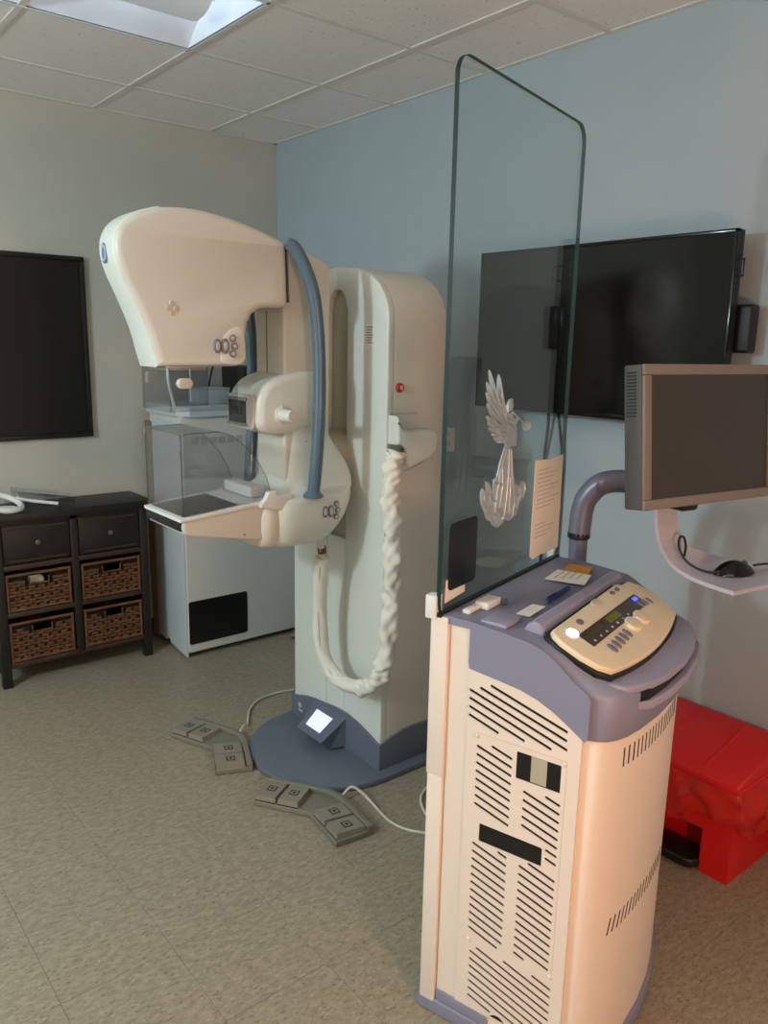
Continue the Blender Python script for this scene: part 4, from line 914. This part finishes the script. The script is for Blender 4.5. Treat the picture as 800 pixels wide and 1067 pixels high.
for r0, tp in zip(rt, tips): feather(r0, tp, 0.0)
for r0, tp in zip(rt[:3], [(0.208, 1.584), (0.224, 1.549), (0.238, 1.514)]): feather(r0, tp, 0.003, 0.0085)
for r0, tp in zip(rt[1::2], [(0.190, 1.55), (0.188, 1.515), (0.190, 1.482), (0.205, 1.455), (0.23, 1.438)]): feather(r0, tp, 0.004, 0.006)
hd_ = [(0.001, -0.014), (0.008, -0.011), (0.012, -0.003), (0.012, 0.004), (0.008, 0.011), (0.001, 0.014)]
obj('head', xform(lathe(hd_, 14), lambda p: Vector((0.276+p.x, GV+0.006+p.y*0.6, 1.507+p.z))), 'silver', ag, 60, W)
obj('hair', sweep(crom([(0.282, GV+0.006, 1.520), (0.270, GV+0.007, 1.518), (0.264, GV+0.006, 1.505), (0.265, GV+0.005, 1.492)], 4), 0.005, 8), 'silver', ag, 60, W)
obj('arm', sweep(crom([(0.259, GV+0.009, 1.478), (0.288, GV+0.011, 1.464), (0.305, GV+0.010, 1.470), (0.318, GV+0.008, 1.477)], 4), lambda t, a: 0.007*(1-0.4*t), 8), 'silver', ag, 60, W)
obj('trumpet', sweep([(0.288, GV+0.008, 1.490), (0.318, GV+0.008, 1.477), (0.345, GV+0.008, 1.464), (0.358, GV+0.008, 1.458), (0.371, GV+0.008, 1.452)], lambda t, a: 0.0026 if t < 0.6 else 0.0026+0.010*((t-0.6)/0.4)**1.6, 10), 'silver', ag, 60, W)
# small things on the top
ZT = 1.0525
cl = thing('white_clip', W((0.10, 0.055, ZT)), 'white plastic clip on the console top beside the glass', 'clip', rz=AN)
obj('bar', box(0.035, 0.16, 0.030, 0.050, ZT, ZT+0.010, 0.003), 'white_plastic', cl, 40, W)
obj('block', box(0.085, 0.150, 0.035, 0.070, ZT, ZT+0.018, 0.003), 'white_plastic', cl, 40, W)
obj('slot', box(0.105, 0.135, 0.0345, 0.036, ZT+0.008, ZT+0.013), 'seam', cl, 0, W)
obj('hook', box(0.140, 0.158, 0.072, 0.086, ZT, ZT+0.014, 0.003), 'clear_tint', cl, 40, W)
tag(obj('label_sticker', box(0.120, 0.205, 0.125, 0.158, 1.0478, 1.0498), 'paper', None, 0, W), 'small pale label on the console top near the pen', 'sticker')
pn = thing('blue_pen', W((0.31, 0.15, ZT)), 'blue pen lying on the console top', 'pen', rz=AN+0.25)
pz = 1.0535
obj('barrel', sweep([(0.235, 0.150, pz), (0.37, 0.145, pz)], 0.0062, 12), 'pen_blue', pn, 60, W)
obj('tip', sweep([(0.37, 0.145, pz), (0.392, 0.144, pz-0.001)], lambda t, a: 0.0055*(1-0.75*t), 12), 'pen_blue', pn, 60, W)
obj('pocket_clip', box(0.24, 0.285, 0.146, 0.150, pz+0.005, pz+0.010, 0.001), 'pen_blue', pn, 0, W)
obj('push_button', sweep([(0.225, 0.1505, pz), (0.235, 0.150, pz)], 0.0035, 10), 'steel', pn, 60, W)
nt_ = [(0.395, 0.070), (0.50, 0.062), (0.52, 0.15), (0.425, 0.168)]
nn = thing('note_paper', W((0.46, 0.11, ZT)), 'white note on the console top behind the pen', 'paper', rz=AN)
obj('note_sheet', slab(nt_, 0.0006, 0.0, lambda a, b, w: (a, b, 1.0565-0.05*(b-0.06)+w), 1), 'paper', nn, 0, W)
for q in range(4): obj('text_line', slab([(0.42+0.012*q, 0.085+0.016*q), (0.50+0.003*q, 0.080+0.016*q), (0.50+0.003*q, 0.082+0.016*q), (0.42+0.012*q, 0.087+0.016*q)], 0.0002, 0.0, lambda a, b, w: (a, b, 1.0574-0.05*(b-0.06)+w), 1), 'ink', nn, 0, W)
tag(obj('orange_sticker', slab([(0.515, 0.070), (0.575, 0.066), (0.595, 0.125), (0.525, 0.140)], 0.0006, 0.0, lambda a, b, w: (a, b, 1.0562-0.05*(b-0.06)+w), 1), 'sticker_orange', None, 0, W), 'orange warning sticker at the far end of the console top', 'sticker')

# ------------------------------------------------------------------ workstation arm, monitor, mouse
st = thing('monitor_stand', (1.965, 1.445, 0), 'grey monitor arm and curved mouse shelf standing behind the console', 'monitor stand')
obj('pole', sweep([(1.965, 1.445, 0.03), (1.965, 1.445, 1.10)], 0.028, 16), 'arm_grey', st, 60)
obj('foot', lathe([(0.13, 0.0), (0.13, 0.018), (0.11, 0.03), (0.04, 0.04)], 24, (1.965, 1.445, 0.0)), 'arm_grey', st)
mdir = Vector((0.987, -0.161, 0)); mn = Vector((-0.161, -0.987, 0))          # along the monitor, out of its screen
MC = Vector((1.928, 1.036, 1.438))
back = MC - mn*0.075
obj('arm', sweep(crom([(1.965, 1.445, 1.09), (1.968, 1.44, 1.17), (1.976, 1.425, 1.215), (1.992, 1.39, 1.252), (2.00, 1.31, 1.268), (back.x-mn.x*0.06, back.y-mn.y*0.06, 1.275), (back.x, back.y, 1.278)], 8), lambda t, a: 0.034, 16), 'arm_grey', st, 60)
obj('pivot', lathe([(0.030, 0), (0.034, 0.004), (0.034, 0.02), (0.030, 0.024)], 20, (1.965, 1.445, 1.075)), 'black', st)
obj('mount_plate', xform(box(-0.06, 0.06, -0.012, 0.0, -0.16, 0.0, 0.003), lambda p: MC + mdir*p.x - mn*(0.066-p.y) + Vector((0, 0, p.z))), 'black', st)
# J shaped shelf: strip path in the plane of screen normal
pathp = [(0.0, 1.33), (0.002, 1.25), (0.012, 1.185), (0.035, 1.14), (0.075, 1.108), (0.13, 1.094), (0.19, 1.090), (0.25, 1.090)]
sh0 = Vector((1.826, 1.106, 0))
def shelf_pt(s, w, z, h=0.0):
    # s runs along the shelf, w across it
    dv = mn; wv = mdir
    return sh0 + dv*s + wv*w + Vector((0, 0, z))
pc = crom([(a, b, 0) for a, b in pathp], 6)
V, Fc = [], []
for i, p in enumerate(pc):
    d = (pc[min(i+1, len(pc)-1)]-pc[max(0, i-1)]).normalized(); nrm2 = Vector((-d.y, d.x, 0))
    tt = i/(len(pc)-1); wd = 0.036 + 0.05*max(0, (tt-0.45)/0.55)
    wl, wr = 0.0, 0.078 + 0.34*max(0, (tt-0.42)/0.58)**0.8
    for off, ww in ((0, wl), (0, wr), (0.010, wr), (0.010, wl)):
        V.append(shelf_pt(p.x-nrm2.x*off, ww, p.y-nrm2.y*off))
for i in range(len(pc)-1):
    for k in range(4): Fc.append((i*4+k, i*4+(k+1) % 4, (i+1)*4+(k+1) % 4, (i+1)*4+k))
Fc += [(0, 1, 2, 3), tuple((len(pc)-1)*4+k for k in (3, 2, 1, 0))]
sf = obj('mouse_shelf', (V, Fc), 'shelf_lilac', st, 50)
obj('shelf_joint', xform(box(-0.05, 0.05, -0.03, 0.03, 1.235, 1.285, 0.008), lambda p: shelf_pt(0.03+p.x*0.7, p.y+0.05, p.z+0.01)), 'black', st)
mo = thing('display_monitor', (MC.x, MC.y, 1.25), 'grey framed workstation monitor facing the console operator', 'monitor')
def MW(p): return MC + mdir*p[0] + mn*(p[1]*math.cos(0.11)-p[2]*math.sin(0.11)) + Vector((0, 0, p[2]*math.cos(0.11)+p[1]*math.sin(0.11)))
hw_, hh_ = 0.25, 0.176
obj('housing', box(-hw_, hw_, -0.055, 0.0, -hh_, hh_, 0.004), 'monitor_side', mo, 40, MW)
for g in (box(-hw_, hw_, 0.0, 0.010, hh_-0.026, hh_, 0.003), box(-hw_, hw_, 0.0, 0.010, -hh_, -hh_+0.026, 0.003), box(-hw_, -hw_+0.026, 0.0, 0.010, -hh_+0.026, hh_-0.026, 0.003), box(hw_-0.026, hw_, 0.0, 0.010, -hh_+0.026, hh_-0.026, 0.003)):
    obj('bezel', g, 'monitor_frame', mo, 40, MW)
obj('screen', box(-hw_+0.026, hw_-0.026, 0.0005, 0.004, -hh_+0.026, hh_-0.026), 'monitor_screen', mo, 0, MW)
for q in range(14): obj('side_vent', box(-hw_-0.0008, -hw_+0.001, -0.045, -0.015, hh_-0.02-0.008*q, hh_-0.017-0.008*q), 'black', mo, 0, MW)
ms = thing('computer_mouse', shelf_pt(0.155, 0.13, 1.0945), 'glossy black mouse with cord on the curved shelf', 'mouse')
V, Fc = [], []
Lm, Wm, Hm = 0.058, 0.030, 0.034
rings = 10
for i in range(rings+1):
    t_ = i/rings; x = -Lm+2*Lm*t_
    wr = Wm*math.sin(math.pi*min(0.97, max(0.03, t_)))**0.45; hz = Hm*(math.sin(math.pi*min(0.98, 0.04+t_*0.94))**0.7)*(1.0 if t_ < 0.6 else 1.0)
    for k in range(11):
        a = math.pi*k/10; V.append((x, wr*math.cos(a), hz*math.sin(a)))
for i in range(rings):
    for k in range(10): Fc.append((i*11+k, i*11+k+1, (i+1)*11+k+1, (i+1)*11+k))
    Fc.append((i*11, (i+1)*11, (i+1)*11+10, i*11+10))
Fc += [tuple(range(11)), tuple(rings*11+k for k in range(11))]
MO = shelf_pt(0.155, 0.125, 1.0945)
dv_ = Vector((0.93, -0.367, 0)); wv_ = Vector((0.367, 0.93, 0))
msf = lambda p: MO + dv_*p[0] + wv_*p[1] + Vector((0, 0, p[2]))
obj('shell', (V, Fc), 'black_gloss', ms, 70, msf)
obj('wheel', xform(lathe([(0.008, -0.003), (0.008, 0.003)], 12), lambda p: Vector((0.03+p.x, p.z, 0.024+p.y))), 'seam', ms, 40, msf)
obj('cord', sweep(crom([shelf_pt(*q) for q in [(0.155, 0.07, 1.106), (0.14, 0.05, 1.102), (0.11, 0.035, 1.108), (0.08, 0.03, 1.122), (0.055, 0.032, 1.150), (0.045, 0.045, 1.172), (0.045, 0.06, 1.170), (0.055, 0.058, 1.150), (0.07, 0.038, 1.130)]], 5), 0.0032, 8), 'cable_black', ms, 60)
obj('cord_tail', sweep(crom([shelf_pt(0.17, 0.18, 1.112), shelf_pt(0.18, 0.23, 1.112), shelf_pt(0.21, 0.32, 1.097)], 5), 0.003, 8), 'cable_black', ms, 60)

# ------------------------------------------------------------------ red step bin
bn = thing('waste_bin', (2.38, 1.19, 0), 'red step-on waste bin with a clear red liner against the blue wall', 'waste bin')
bx0, bx1, by0, by1 = 2.245, 2.53, 0.998, 1.385
hz_ = 0.335
# body with a pedal recess in the front face
f0, f1, f2, f3 = by0, by0+0.095, by1-0.095, by1
vs = []
obj('body', comb(box(bx0+0.10, bx1, by0, by1, 0.0, hz_), box(bx0, bx0+0.101, by0, f1, 0.0, hz_), box(bx0, bx0+0.101, f2, by1, 0.0, hz_), box(bx0, bx0+0.101, f1-0.001, f2+0.001, 0.15, hz_)), 'bin_red', bn, 0)
lidp = [(bx0-0.03, 0.338), (bx0-0.03, 0.352), (bx0-0.02, 0.362), (bx1-0.03, 0.425), (bx1-0.005, 0.42), (bx1-0.005, 0.34)]
lid = obj('lid', slab(lidp, (by1-by0)/2+0.018, 0.008, XZ((by0+by1)/2)), 'bin_red', bn, 40)
for yy in (by0+0.11, by1-0.11):
    obj('lid_ridge', sweep([(bx0+0.0, yy, 0.3665), (bx1-0.04, yy, 0.4235)], 0.004, 6), 'bin_red', lid)
obj('lid_rim', comb(box(bx0-0.034, bx0-0.026, by0-0.018, by1+0.018, 0.332, 0.352, 0.002), box(bx0-0.03, bx1-0.005, by0-0.022, by0-0.014, 0.332, 0.346, 0.002)), 'bin_red', lid, 40)
obj('pedal', slab(crom([(bx0-0.03, f1+0.01, 0), (bx0-0.045, (f1+f2)/2, 0), (bx0-0.03, f2-0.01, 0), (bx0+0.06, f2-0.01, 0), (bx0+0.06, f1+0.01, 0)], 4, True) and [(p.x, p.y) for p in crom([(bx0-0.03, f1+0.01, 0), (bx0-0.045, (f1+f2)/2, 0), (bx0-0.03, f2-0.01, 0), (bx0+0.06, f2-0.01, 0), (bx0+0.06, f1+0.01, 0)], 4, True)], 0.016, 0.008, XY(0.028)), 'black', bn)
# liner hanging over the rim
per = []
for a, b, nseg in (((bx1-0.02, by0), (bx0, by0), 14), ((bx0, by0), (bx0, by1), 22)):
    for k in range(nseg): per.append((a[0]+(b[0]-a[0])*k/nseg, a[1]+(b[1]-a[1])*k/nseg))
per.append((bx0, by1))
V, Fc = [], []; rows = 9
for r in range(rows+1):
    t_ = r/rows
    for i, (x, y) in enumerate(per):
        s_ = i/(len(per)-1)
        nx, ny = (0, -1) if i < 12 else ((-0.7, -0.7) if i < 16 else (-1, 0))
        hem = 0.180 + 0.045*math.sin(s_*11.0+2.6) + 0.012*math.sin(s_*37)
        z = 0.345 - t_*(0.345-hem)
        puff = 0.012 + 0.034*math.sin(math.pi*min(1, t_*0.9))**0.8 + 0.006*math.sin(s_*46+t_*7) + 0.007*math.sin(s_*21-t_*9) + 0.004*math.sin(s_*71+t_*15)
        V.append((x+nx*puff, y+ny*puff, z))
m_ = len(per)
for r in range(rows):
    for i in range(m_-1): Fc.append((r*m_+i, r*m_+i+1, (r+1)*m_+i+1, (r+1)*m_+i))
ln = obj('liner', (V, Fc), 'red_film', bn, 70)
